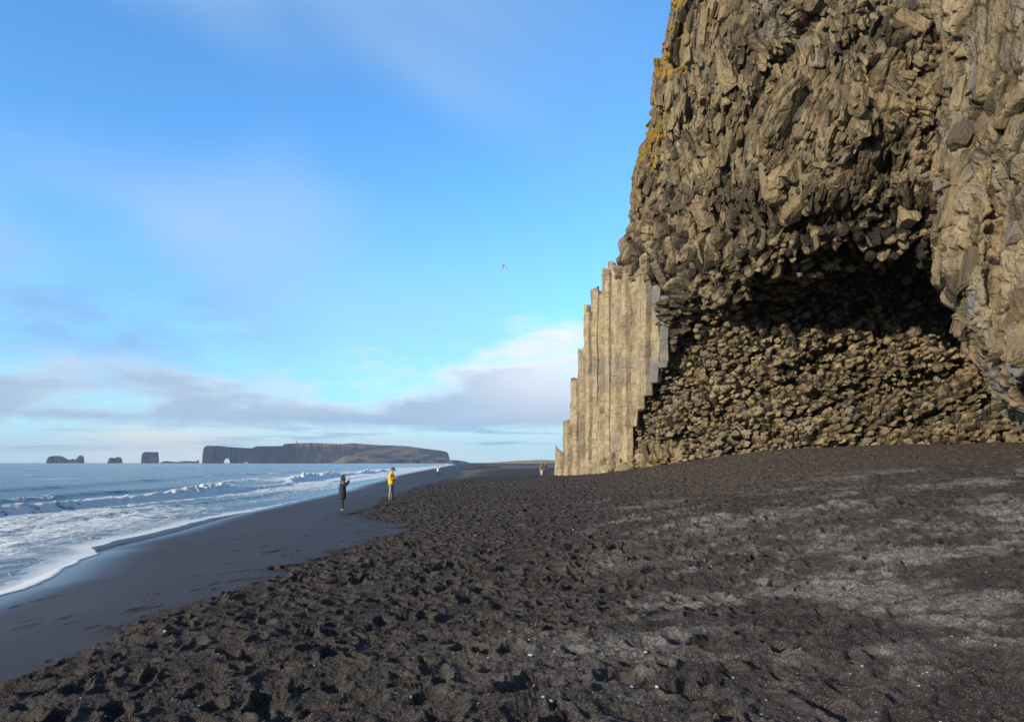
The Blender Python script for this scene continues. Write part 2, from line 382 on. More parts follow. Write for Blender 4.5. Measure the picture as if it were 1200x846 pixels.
def ground(x, y, detail=True):
    """height and material masks of the sand"""
    sh = x.shape; x = x.ravel().astype(np.float32); y = y.ravel().astype(np.float32)
    z = base_height(x, y)
    r = np.hypot(x, y); n = len(x)
    ce = np.interp(y, CH_Y, CH_X)+0.5*fbm2(x, y, 2.5, 4, 0.55, 3)
    churn = sm(x-ce+0.35*fbm2(x, y, 0.6, 3, 0.6, 4), -0.35, 0.45)
    wetd = x-shore(y)
    m = (r < 130) & (x > -16) & (y > -3)
    dz = np.zeros(n); lump = np.zeros(n)
    xx, yy = x[m], y[m]; c = churn[m]; rr = r[m]
    wx = 0.10*fbm2(xx, yy, 0.5, 2, 0.5, 11); wy = 0.10*fbm2(xx, yy, 0.5, 2, 0.5, 12)
    hgt = np.zeros(len(xx), np.float32)
    for (cs, pres, dep, a, bb, seed) in [(0.43, 0.92, 0.085, 0.165, 0.095, 21), (0.35, 0.70, 0.050, 0.13, 0.080, 31), (0.58, 0.50, 0.060, 0.23, 0.14, 41)]:
        gx, gy = (xx+wx)/cs, (yy+wy)/cs
        ix, iy = np.floor(gx).astype(np.int32), np.floor(gy).astype(np.int32)
        best = np.zeros(len(xx), np.float32); rim = np.zeros(len(xx), np.float32)
        for dx in (-1, 0, 1):
            for dy in (-1, 0, 1):
                h = ih(ix+dx, iy+dy, ix*0, seed); tt = T[h]; t2 = T[(h+977) & 65535]
                on = tt[:, 3] < np.where(c > 0.5, pres, 0.02+0.07*sm(xx-np.interp(yy, CH_Y, CH_X), -2.4, -0.4))
                vx = (gx-(ix+dx+tt[:, 0]))*cs; vy = (gy-(iy+dy+tt[:, 1]))*cs
                an = (t2[:, 0]-0.5)*2.4+1.35
                u = vx*np.cos(an)+vy*np.sin(an); v = -vx*np.sin(an)+vy*np.cos(an)
                s_ = 0.65+0.7*t2[:, 1]
                q = np.sqrt((u/(a*s_))**2+(v/(bb*s_))**2)
                k = dep*(0.4+0.9*t2[:, 2])*on
                best = np.minimum(best, -k*np.exp(-q**2.5))
                rim = np.maximum(rim, 0.42*k*np.exp(-((q-1.30)/0.30)**2))
        hgt += best+rim
    small = 0.012*fbm2(xx, yy, 0.22, 4, 0.62, 51)+np.where(rr < 22, 0.010*fbm2(xx, yy, 0.055, 3, 0.7, 61)+0.006*np.abs(fbm2(xx, yy, 0.03, 2, 0.7, 65)), 0)
    big = 0.045*fbm2(xx, yy, 1.3, 3, 0.5, 71)
    # wind and wash scarps running down towards the viewer's right
    rw = sm(xx, 2.0, 4.0)*sm(yy, 15, 8)
    ph = (0.50*yy+0.62*xx)*1.9+1.5*fbm2(xx, yy, 2.2, 3, 0.5, 81)
    saw = (ph % 1.0); scarp = (np.where(saw < 0.82, saw/0.82, (1-saw)/0.18)-0.5)*0.135*rw*(0.5+0.7*np.abs(fbm2(xx, yy, 0.9, 2, 0.5, 83)))
    calm = 1-0.25*rw
    cave_front = sm(xx, 7, 14)*sm(yy, 13, 22)
    hh = c*((hgt*(1+0.35*sm(yy, 8, 14))*calm*(1-0.15*cave_front))+small*(1-0.4*cave_front)+big)+(1-c)*hgt*0.5
    hh += scarp*c
    fade = sm(rr, 130, 70)
    dz[m] = hh*fade
    lumpf = 0.022*fbm2(x, y, 14.0, 3, 0.5, 55)
    z = z+dz+np.where(churn > 0, lumpf*2.0*churn, 0)
    # light dry patches
    pn = fbm2(x, y, 1.5, 5, 0.6, 101); pl = fbm2(x, y, 5.5, 3, 0.5, 103)
    zone = np.maximum(sm(x-0.08*y, -0.9, 1.6), 0.0)*sm(y, 40, 24)
    pf = fbm2(x, y, 0.45, 4, 0.6, 109)
    light = sm(pn*0.75+pl*0.35+pf*0.50, -0.25, 0.75)*zone
    rightz = sm(x, 4, 9)*sm(y, 25, 17)*sm(y, 5, 9)
    light = light+0.55*sm(pn+0.8*pf, -0.5, 0.6)*(np.exp(-(((x-1.3)/1.6)**2+((y-6.8)/1.8)**2))+np.exp(-(((x-3.6)/2.6)**2+((y-10.5)/2.8)**2)))
    light = np.clip(light+rightz*sm(pn+0.6*pf, -0.6, 0.6)*0.65, 0, 1)*churn*(1-0.8*sm(y, 20, 27)*sm(x, 3, 8))
    farl = sm(y, 60, 95)*sm(fbm2(x, y*0.12, 9, 4, 0.55, 105), -0.5, 0.25)*1.0
    light = np.maximum(light, farl)
    light = light*(0.15+0.85*sm(dz, -0.045, 0.012))
    brown = sm(y, 19, 27)*sm(x, 3, 8)*sm(y, 60, 45)+sm(y, 120, 400)*0.35
    ed = np.interp(y, EY, EX)
    t_ = x-ed
    wet = np.where(churn < 0.5, np.clip(0.34+0.66*sm(t_, 2.6, 0.0), 0, 1), 0.0)*(1-churn)
    shell = (1-churn)*sm(np.abs(t_-2.9-0.4*fbm2(x, y, 3, 2, 0.5, 107)), 1.3, 0.2)*sm(y, 20, 11)
    return z.reshape(sh), dict(wet=wet, light=light, brown=brown, churned=churn, shell=shell)

def build_sand():
    azs = np.concatenate([np.linspace(-38.5, 40.5, 1500), np.linspace(41, 320.5, 150)])
    azs = np.radians(azs)
    rs = np.concatenate([[0.02], np.linspace(0.4, 3.6, 18), np.geomspace(3.65, 95, 1350), np.geomspace(97, 1200, 170), np.geomspace(1300, 9000, 20)])
    A, Rr = np.meshgrid(azs, rs)
    x = Rr*np.sin(A); y = Rr*np.cos(A)
    z, at = ground(x, y)
    V = np.stack([x, y, z], -1).reshape(-1, 3)
    o = np_mesh('beach', V, grid_quads(len(rs), len(azs), wrap=True)[:, ::-1], SAND, attrs=at)
    tag(o, kind='structure')
    return o
build_sand()

# ------------------------------------------------------------------ sea
def build_sea():
    ys = np.concatenate([[-3000, -800, -200, -60], np.linspace(-20, 9, 40), np.geomspace(9.1, 420, 1150), np.geomspace(425, 9000, 140)])
    ts = np.concatenate([[-0.35, -0.04, 0.0, 0.04, 0.1], np.geomspace(0.16, 95, 560), np.geomspace(98, 9000, 110)])
    Y, Tm = np.meshgrid(ys, ts, indexing='ij')
    xe = edge_detail(ys)[:, None]
    X = xe-Tm
    x = X.ravel().astype(np.float32); y = Y.ravel().astype(np.float32); t = Tm.ravel().astype(np.float32)
    ter = base_height(x, y)
    r = np.hypot(x, y)
    # the main breaker runs along the beach 12 to 16 m out
    wob = 1.3*fbm2(y*0+2.0, y, 30, 3, 0.5, 201)+0.35*fbm2(x, y, 5, 3, 0.5, 203)
    def crest(t0, h, w, wb=1.0):
        u = (t-t0-wob*wb)/w
        return h*np.where(u < 0, np.exp(-(u/0.42)**2), np.exp(-(u/1.35)**2))
    hmod = np.clip(0.75+0.55*fbm2(y*0, y, 17, 2, 0.5, 205), 0.25, 1.3)*sm(y, 400, 180)
    br = crest(13.0, 0.80, 1.3)*hmod
    br2 = crest(7.2, 0.16, 0.8, 0.7)*hmod; br3 = crest(24.0, 0.30, 2.6, 1.6)*hmod; br4 = crest(40.0, 0.26, 3.6, 2.2)
    swell = 0.05*fbm2(x, y*0.35, 5.0, 4, 0.55, 211)*sm(t, 4, 12)+0.16*fbm2(x, y*0.25, 26.0, 3, 0.5, 213)*sm(t, 14, 40)*sm(t, 2500, 400)
    chop = 0.028*fbm2(x, y, 0.8, 3, 0.6, 215)*sm(t, 1.0, 5)*sm(r, 160, 60)
    brk = sm(hmod, 0.55, 1.05)*sm(y, 34, 46)+sm(y, 120, 170)      # where the crest has broken into white water
    brk = np.clip(brk, 0, 1)
    rough = (0.25+brk)*br*0.50*fbm2(x, y, 0.75, 4, 0.65, 217)
    z = 0.02+br+br2+br3+br4+swell+chop+rough
    z = z*sm(t, 0.0, 3.0)
    film = ter+0.022+0.018*sm(t, 0.0, 0.12)+0.010*fbm2(x, y, 0.35, 3, 0.6, 219)*sm(t, 0.05, 0.6)
    z = np.maximum(z, film)
    z = np.where(t < -0.02, ter-0.30, np.where(t < 0.01, ter+0.004, z))
    near = sm(y, 60, 34)
    edge_f = sm(t, 1.4, 0.05)*(0.35+0.85*near)
    u = t-13.0-wob
    wash = sm(t, 12.5, 9.5)*sm(t, 0.2, 1.6)*(0.34*near+0.26+0.25*sm(y, 60, 90)*sm(t, 2, 6))
    wash = wash*(1-0.75*sm(t, 4.5, 2.0)*sm(y, 36, 60))
    front = np.exp(-((u+1.2)/1.3)**2)*(0.34+0.66*brk)+np.exp(-((u-0.1)/0.8)**2)*(0.50+0.50*brk)
    far_white = sm(y, 95, 150)*sm(y, 620, 330)*np.exp(-((t-14)/11.0)**2)*1.15
    third = np.exp(-((t-24-1.6*wob)/1.6)**2)*0.42*sm(fbm2(y*0, y, 25, 2, 0.5, 221), -0.1, 0.3)
    caps = 0.45*sm(fbm2(x, y*0.3, 14, 4, 0.6, 223), 0.62, 0.80)*sm(t, 20, 40)
    foam = np.clip(edge_f+wash+front+far_white+third+caps, 0, 1.15)
    foam = np.where(t < 0.0, 0.4*near, foam)
    at = dict(foam=foam, shallow=sm(t, 16, 3), churn=np.clip(sm(t, 13.5, 9)*0.8+br*0.7, 0, 1)*sm(t, 0.5, 4),
              calm=np.clip(sm(t, 3.5, 0.5)+0.0, 0, 1))
    V = np.stack([x, y, z], -1)
    o = np_mesh('sea', V, grid_quads(len(ys), len(ts))[:, ::-1], SEA, attrs=at)
    tag(o, kind='structure')
build_sea()

# ------------------------------------------------------------------ the cliff
def poly_sd(px, py, poly, closed=True):
    """signed distance (positive inside) to a polygon"""
    P = np.stack([px.ravel(), py.ravel()], 1).astype(float); best = np.full(len(P), 1e9); ins = np.zeros(len(P), bool)
    n = len(poly)
    for i in range(n):
        a = np.array(poly[i], float); b = np.array(poly[(i+1) % n], float); ab = b-a
        t = np.clip(((P-a)@ab)/(ab@ab), 0, 1); best = np.minimum(best, np.hypot(*(P-a-t[:, None]*ab).T))
        c = ((a[1] > P[:, 1]) != (b[1] > P[:, 1])); xi = a[0]+(P[:, 1]-a[1])*ab[0]/(ab[1] if ab[1] else 1e-9)
        ins ^= c & (P[:, 0] < xi)
    return np.where(ins, best, -best).reshape(px.shape)
def rot(ax, ay, az_):
    return np.array((Matrix.Rotation(az_, 3, 'Z')@Matrix.Rotation(ay, 3, 'Y')@Matrix.Rotation(ax, 3, 'X')))
def blocks(P, Rm, scale, seed, off, tilt, cw, cdp, dome=0.0, sub=None):
    Q = ((P@Rm)/np.array(scale, np.float32)).astype(np.float32)
    F1, F2, idx, vec = worley(Q, seed)
    g = T[(idx+311) & 65535, :3]-0.5; r1 = T[(idx+77) & 65535, 3]
    h = off*(r1*2-1)+tilt*(vec*g).sum(1)*2 - cdp*np.exp(-((F2-F1)/cw)**2)-dome*F1*F1
    return h, r1, F2-F1
def up_sample(A, nr, nc):
    r0, c0 = A.shape
    ri = np.linspace(0, r0-1, nr); ci = np.linspace(0, c0-1, nc)
    a = np.floor(ri).astype(int).clip(0, r0-2); b = np.floor(ci).astype(int).clip(0, c0-2)
    fr = (ri-a)[:, None]; fc = (ci-b)[None]
    return ((A[a][:, b]*(1-fr)+A[a+1][:, b]*fr)*(1-fc)+(A[a][:, b+1]*(1-fr)+A[a+1][:, b+1]*fr)*fc)
def blur(A, k):
    for _ in range(k):
        B = np.pad(A, 1, mode='edge'); A = (B[:-2, 1:-1]+B[2:, 1:-1]+B[1:-1, :-2]+B[1:-1, 2:]+2*B[1:-1, 1:-1])/6
    return A
def normals(G):
    du = np.gradient(G, axis=1); dv = np.gradient(G, axis=0)
    n = np.cross(du, dv); n /= np.linalg.norm(n, axis=-1, keepdims=True)+1e-9
    return n
CAVE = [(733, 640), (735, 560), (738, 500), (760, 462), (782, 418), (800, 372), (816, 338), (835, 322), (875, 316), (915, 300), (965, 284), (1020, 266), (1065, 268),
        (1100, 285), (1500, 300), (1500, 640)]
SIL_PY = [640, 556, 533, 507, 460, 443, 405, 370, 349, 334, 318, 302, 271, 266, 231, 196, 168, 139, 87, 66, 38, 0, -80, -200]
SIL_PX = [652, 657, 667, 672, 676, 686, 692, 697, 705, 715, 723, 729, 734, 741, 743, 746, 755, 766, 772, 780, 783, 788, 800, 822]
def d_low(px): return np.interp(px, [640, 656, 700, 750, 800, 850, 900, 950, 1000, 1050, 1100, 1150, 1200, 1330, 1450], [54, 52, 48.3, 44.5, 41, 38.5, 36.5, 35.2, 34.2, 33.4, 32.8, 32.2, 31.4, 30, 29])
def d_up(px): return np.interp(px, [640, 656, 700, 740, 800, 850, 900, 950, 1000, 1050, 1100, 1150, 1330, 1450], [54, 52, 48.3, 45.6, 40.6, 37.2, 34.4, 32.4, 31.0, 30, 29.3, 28.6, 27, 26])
COLTOP_X = [655, 664, 669, 675, 681, 687, 692, 698, 705, 712, 718, 726, 740, 760, 790]
COLTOP_Y = [540, 520, 500, 460, 443, 405, 372, 350, 336, 322, 312, 318, 330, 335, 340]

def sil_x(py): return np.interp(-py, -np.array(SIL_PY, float), SIL_PX)
def cliff_depth(px, py):
    """forward distance of the undetailed cliff face"""
    sd = poly_sd(px, py, CAVE)
    lo, up = d_low(px), d_up(px)
    inside = sm(sd, -2, 10)
    topness = sm(px, 800, 870)*sm(py, 430, 380)
    inside = inside*(1-topness)+sm(sd, -4, 70)*topness
    deep = 0.48*sm(px, 765, 845)+0.52*sm(px, 840, 1040)
    rec = 4.9*(0.62*sm(py, 548, 440)+0.38*sm(py, 440, 350))*deep
    cave = lo+0.9*sm(sd, 0, 25)+1.3*np.exp(-((sd-14)/16.0)**2)*sm(px, 870, 800)+rec
    cave = cave-0.40*np.sin((py+0.42*px)/8.5+1.2*np.sin(px/47.0))*sm(sd, 10, 40)*sm(py, 380, 430)*sm(py, 540, 500)
    # stepped shelves of the broken ceiling
    cave = cave-0.55*np.sin((py+0.16*px)/17.0)*sm(py, 440, 380)*topness
    outer = up+0.006*np.clip(250-py, 0, 500)
    outer = outer-0.8*np.exp(-((py-222-0.04*(px-900))/26.0)**2)*sm(px, 800, 870)
    outer = outer+0.45*np.exp(-((py-262)/14.0)**2)*sm(px, 840, 900)
    outer = outer-0.8*np.exp(-((py-150)/45.0)**2)*sm(px, 1150, 1000)*sm(px, 850, 950)
    # columns stand in front of the sheet in their zone
    inn = sm(px, 812, 770)*sm(py, 322, 350)*sm(py, 545, 520)
    outer = outer+1.15*inn-0.5*sm(py, 350, 315)*sm(px, 830, 760)
    return outer*(1-inside)+cave*inside

def cliff_detail(P, N, px, py):
    n = len(P); h = np.zeros(n, np.float32); tone = np.full(n, 0.5, np.float32)
    sd = poly_sd(px, py, CAVE)
    incave = sm(sd, -10, 8)
    warp = np.stack([fbm(P, 1.6, 2, 0.5, 401), fbm(P, 1.6, 2, 0.5, 402), fbm(P, 1.6, 2, 0.5, 403)], 1)*0.12
    Pw = (P+warp).astype(np.float32)
    big = 0.70*fbm(P, 6.5, 2, 0.5, 410)
    # ---- upper face: tilted broken columns
    m = incave < 0.999
    Q = Pw[m]
    Ru = rot(0.35, 0.28, 0.5)
    h1, r1, e1 = blocks(Q, Ru, (1.5, 1.5, 3.0), 421, 0.45, 0.60, 0.09, 0.40)
    h2, r2, e2 = blocks(Q, Ru, (0.55, 0.55, 1.35), 422, 0.20, 0.36, 0.13, 0.32)
    h3, r3, e3 = blocks(Q, rot(0.2, -0.3, 1.0), (0.23, 0.23, 0.46), 423, 0.075, 0.10, 0.14, 0.06)
    zone2 = sm(fbm(Q, 3.0, 3, 0.55, 425), -0.25, 0.45)
    hu = h1+h2*(0.40+0.75*zone2)+h3*(0.30+0.8*zone2)
    # gnarled dark bulge above the lintel
    gn = np.exp(-((py[m]-238)/40.0)**2)*sm(px[m], 800, 880)*sm(px[m], 1110, 1060)
    h4, r4, e4 = blocks(Q, rot(0.6, 0.3, 0.2), (0.20, 0.20, 0.55), 427, 0.16, 0.14, 0.22, 0.16)
    hu = hu+gn*h4*1.3
    tu = 0.55*r2+0.3*r1+0.15*r3
    # ---- cave wall: heaped column ends
    mc = incave > 0.001
    Qc = Pw[mc]
    Rc = rot(0.15, -0.42, 0.35)
    low = sm(py[mc], 380, 420)
    g1, s1, f1 = blocks(Qc, Rc, (0.78, 0.70, 0.50), 431, 0.30, 0.40, 0.20, 0.42, 0.10)
    g2, s2, f2 = blocks(Qc, rot(0.4, -0.30, 1.1), (0.36, 0.36, 0.27), 432, 0.13, 0.26, 0.22, 0.20, 0.05)
    g0, s0, f0 = blocks(Qc, rot(0.1, -0.30, 0.2), (3.6, 2.4, 1.25), 433, 0.42, 0.40, 0.12, 0.30)
    patch = sm(fbm(Qc, 2.2, 3, 0.5, 434), -0.3, 0.4)
    hc = g0*(1.15-0.55*low)+g1*(1.0-0.35*low*patch)+g2*(0.55+0.6*low*patch)
    tcv = 0.6*s1+0.4*s2
    h[m] += hu*(1-incave[m]); tone[m] = tu
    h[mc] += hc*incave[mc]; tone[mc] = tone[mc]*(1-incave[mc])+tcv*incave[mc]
    # fine roughness
    h += big*(1-0.6*incave)+0.035*fbm(P, 0.30, 3, 0.6, 441)
    # calmer at the column zone so that it stays behind the columns
    cz = sm(px, 800, 770)*sm(py, 325, 352)*sm(py, 548, 525)
    h = h*(1-0.75*cz)
    foot = sm(px, 790, 740)*sm(py, 515, 535)
    mo = (sm(px, 805, 765)*0.5+0.75*np.exp(-((px-sil_x(py)-3)/7.0)**2))*sm(py, 225, 190)*(0.95+0.95*fbm(P, 1.2, 3, 0.5, 451))
    spots = [(935, 52, 10), (742, 222, 9), (760, 180, 14), (808, 60, 9), (804, 85, 9), (800, 115, 8), (795, 132, 7), (790, 20, 12), (785, 85, 12)]
    for a, b_, c_ in spots: mo = np.maximum(mo, (0.82+0.25*fbm(P, 0.6, 2, 0.5, 452))*np.exp(-(((px-a)/c_)**2+((py-b_)/(c_*1.5))**2)))
    grey = sm(fbm(P, 3.2, 3, 0.5, 455), 0.05, 0.5)*0.55*(1-incave)
    grey = np.maximum(grey, np.exp(-((px-808-0.25*(380-py))/16.0)**2)*sm(py, 290, 330)*sm(py, 450, 400)*0.9)
    dark = np.exp(-((py-248)/36.0)**2)*sm(px, 820, 880)*0.85+incave*0.95  # painted shade under the overhang and in the cave gaps, over dark rock
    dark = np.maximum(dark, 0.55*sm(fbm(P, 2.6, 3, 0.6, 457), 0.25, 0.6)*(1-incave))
    pale = np.clip(foot+sm(px, 770, 730)*sm(py, 300, 340), 0, 1)*0.9
    pale = pale*(1-incave)
    white = sm(px, 860, 920)*sm(px, 1060, 1000)*sm(py, 190, 160)*sm(py, 40, 70)
    jt = np.zeros(n, np.float32); jt[m] = np.maximum(np.exp(-(e1/0.10)**2), 0.8*np.exp(-(e2/0.11)**2))*(1-incave[m])  # crack shade painted along the block edges
    return h, dict(tone=tone, moss=mo, grey=grey, dark=dark, pale=pale, white=white, joint_shade=jt)

cliff = empty('basalt_cliff', tuple(unproj(900, 527, 36)))
tag(cliff, 'tall brown basalt cliff with a wide dark cave above black sand', 'cliff')
def to_local(V, parent): return V-np.array(parent.location)

def build_face():
    NR, NC, NW = 1500, 1300, 200
    nr, nc = 300, 300
    pyv = np.linspace(612, -90, nr)
    sil = np.interp(-pyv, -np.array(SIL_PY, float), SIL_PX)
    inn = (pyv > 315)
    sil = sil+np.where(pyv > 330, 5, 0)                      # the columns make the silhouette below
    u = np.linspace(0, 1, nc)
    PX = sil[:, None]+(1340-sil[:, None])*u[None]; PY = np.repeat(pyv[:, None], nc, 1)
    D = blur(cliff_depth(PX, PY), 2)
    D2 = up_sample(D, NR, NC); PX2 = up_sample(PX, NR, NC); PY2 = up_sample(PY, NR, NC)
    # side that turns away behind the outline
    w = np.linspace(1, 0, NW+1)[:-1][None]
    pxw = PX2[:, :1]+10*w**1.5; dw = D2[:, :1]+16*w**1.2
    PX2 = np.concatenate([pxw, PX2], 1); PY2 = np.concatenate([np.repeat(PY2[:, :1], NW, 1), PY2], 1); D2 = np.concatenate([dw, D2], 1)
    # the turn is rounded over
    k = 60
    for _ in range(3):
        seg = D2[:, NW-30:NW+k]; D2[:, NW-29:NW+k-1] = (seg[:, :-2]+seg[:, 1:-1]+seg[:, 2:])/3
    G = unproj(PX2, PY2, D2)
    # brow and plateau above the picture
    Nn = normals(blur3(G, 3))
    P = G.reshape(-1, 3).astype(np.float32); N = Nn.reshape(-1, 3)
    N = N*np.sign(np.mean((N*(np.array([0, 0, EYE])-P)).sum(1)))
    h, at = cliff_detail(P, N, PX2.ravel(), PY2.ravel())
    h = blur(h.reshape(PX2.shape), 3).ravel()+0.02*fbm(P, 0.12, 3, 0.65, 471)
    h = h*(1-0.45*sm(PX2.ravel()-sil_x(PY2.ravel()), 16, 3))
    V = P+N*h[:, None]
    nc2 = NC+NW
    Vg = V.reshape(NR, nc2, 3)
    last = Vg[-1]; extra = []
    for (b_, up_) in [(1.0, 1.5), (4, 4.5), (12, 8), (40, 12)]:
        extra.append(last+np.array([0.25*b_, b_, up_]))
    Vg = np.concatenate([Vg, np.array(extra)], 0)
    at = {k_: np.concatenate([a.reshape(NR, nc2), np.repeat(a.reshape(NR, nc2)[-1:], 4, 0)]).ravel() for k_, a in at.items()}
    o = np_mesh('rock_face', to_local(Vg.reshape(-1, 3), cliff), grid_quads(NR+4, nc2), ROCK, cliff, at)
    return V, N, PX2.ravel(), PY2.ravel()
def blur3(G, k): return np.stack([blur(G[..., i], k) for i in range(3)], -1)
FACE = build_face()

def build_buttress():
    epy = [612, 540, 505, 494, 480, 462, 446, 430, 400, 372, 340, 305, 285, 250, 215, 180, 140, 100, 50, 0, -50, -90]
    epx = [1330, 1265, 1218, 1199, 1186, 1170, 1162, 1154, 1136, 1126, 1112, 1096, 1090, 1088, 1080, 1082, 1072, 1082, 1092, 1086, 1094, 1096]
    NR, NC, NW = 1250, 560, 220
    pyv = np.linspace(612, -90, NR); e = np.interp(-pyv, -np.array(epy, float), epx)
    u = np.linspace(0, 1, NC)
    PX = e[:, None]+(1460-e[:, None])*u[None]; PY = np.repeat(pyv[:, None], NC, 1)
    D = np.interp(PX, [1070, 1100, 1150, 1200, 1300, 1460], [28.6, 27.0, 24.6, 22.8, 20.5, 19.0])
    D = D+1.1*sm(PY, 330, 230)*sm(PX, 1200, 1080)+0.006*np.clip(250-PY, 0, 400)
    # rounded shoulder lines, lower lobe swelling towards the viewer
    D = D-1.0*np.exp(-(((PX-1205)/38)**2+((PY-420)/45)**2))-0.7*np.exp(-(((PX-1150)/30)**2+((PY-330)/60)**2))
    D = D+0.8*np.exp(-(((PX-1168)/12)**2))*sm(PY, 390, 330)*sm(PY, 150, 250)
    D = D+1.9*np.exp(-(((PX-e[:, None])/14.0)**1))
    w = np.linspace(1, 0, NW+1)[:-1][None]
    pxw = PX[:, :1]+16*w**1.3; dw = D[:, :1]+11*w**1.1
    PX = np.concatenate([pxw, PX], 1); PY = np.concatenate([np.repeat(PY[:, :1], NW, 1), PY], 1); D = np.concatenate([dw, D], 1)
    G = unproj(PX, PY, D)
    N = normals(blur3(G, 6)).reshape(-1, 3); P = G.reshape(-1, 3).astype(np.float32)
    N = N*np.sign(np.mean((N*(np.array([0, 0, EYE])-P)).sum(1)))
    px, py = PX.ravel(), PY.ravel()
    warp = np.stack([fbm(P, 2.0, 2, 0.5, 501), fbm(P, 2.0, 2, 0.5, 502), fbm(P, 2.0, 2, 0.5, 503)], 1)*0.16
    Q = (P+warp).astype(np.float32)
    up = sm(py, 330, 250)
    h1, r1, e1 = blocks(Q, rot(0.1, 0.12, 0.3), (1.05, 1.05, 2.2), 511, 0.42, 0.75, 0.07, 0.34)
    h2, r2, e2 = blocks(Q, rot(0.25, 0.3, 0.9), (0.5, 0.5, 0.9), 512, 0.13, 0.30, 0.09, 0.20)
    h3, r3, e3 = blocks(Q, rot(0.2, -0.2, 0.4), (0.19, 0.19, 0.30), 513, 0.02, 0.06, 0.12, 0.02)
    zone = sm(fbm(P, 2.2, 3, 0.5, 515), -0.2, 0.45)
    sm_low = sm(py, 290, 360)
    h = 0.48*h1+h2*(0.40+0.55*zone)+h3*(0.8+1.2*zone)+0.22*fbm(P, 3.5, 2, 0.5, 517)+0.02*fbm(P, 0.2, 3, 0.6, 519)
    # flowing, water-smoothed ribs of the lower lobe
    rib = np.abs(vnoise(Q*np.array([1.0, 1.0, 0.38], np.float32)*0.95, 521))
    h = h+sm_low*(0.16*(rib-0.3))
    wall = sm(px, 1132, 1140)*sm(py, 92, 70)
    h = h*(1-0.75*wall)
    h = blur(h.reshape(NR, -1), 3).ravel()+0.022*fbm(P, 0.14, 3, 0.65, 531)+0.010*np.abs(fbm(P, 0.05, 2, 0.6, 533))
    tone = 0.5*r1+0.35*r2+0.15*r3
    grey = np.clip(sm(fbm(P, 1.5, 3, 0.55, 523), -0.35, 0.25)*(0.35+0.65*sm_low)+0.45*sm_low, 0, 1)
    at = dict(tone=np.clip(tone*1.1, 0, 1), moss=np.full(len(P), -1.0), grey=grey, dark=0.35*sm(fbm(P, 1.6, 3, 0.6, 525), 0.2, 0.6),
              pale=0.28*sm(fbm(P, 0.9, 3, 0.5, 527), -0.15, 0.45), white=np.zeros(len(P)),
              joint_shade=np.maximum(np.exp(-(e1/0.06)**2), 0.7*zone*np.exp(-(e2/0.07)**2)))  # shade of the cracks put into the colour
    V = (P+N*h[:, None]).reshape(NR, -1, 3)
    extra = [V[-1]+np.array([0.25*b_, b_, u_]) for b_, u_ in [(1, 1.5), (4, 4.5), (12, 8)]]
    V = np.concatenate([V, np.array(extra)], 0); nc2 = NC+NW
    at = {k_: np.concatenate([a.reshape(NR, nc2), np.repeat(a.reshape(NR, nc2)[-1:], 3, 0)]) for k_, a in at.items()}
    kk = np.linspace(0.02, 1, 60)
    side = V[:, -1:]+np.stack([62*kk, -9*np.sin(kk*2.2), 0*kk], -1)[None]
    sn = fbm(side.reshape(-1, 3).astype(np.float32), 4.0, 4, 0.55, 541).reshape(side.shape[:2])
    side[..., 1] -= 1.6*sn*sm(kk, 0, .1)[None]
    V = np.concatenate([V, side], 1); at = {k_: np.concatenate([a, np.repeat(a[:, -1:], 60, 1)], 1).ravel() for k_, a in at.items()}; nc2 += 60
    np_mesh('overhanging_buttress', to_local(V.reshape(-1, 3), cliff), grid_quads(NR+3, nc2), ROCK, cliff, at)
    return P+N*h[:, None], N, px, py
BUTT = build_buttress()


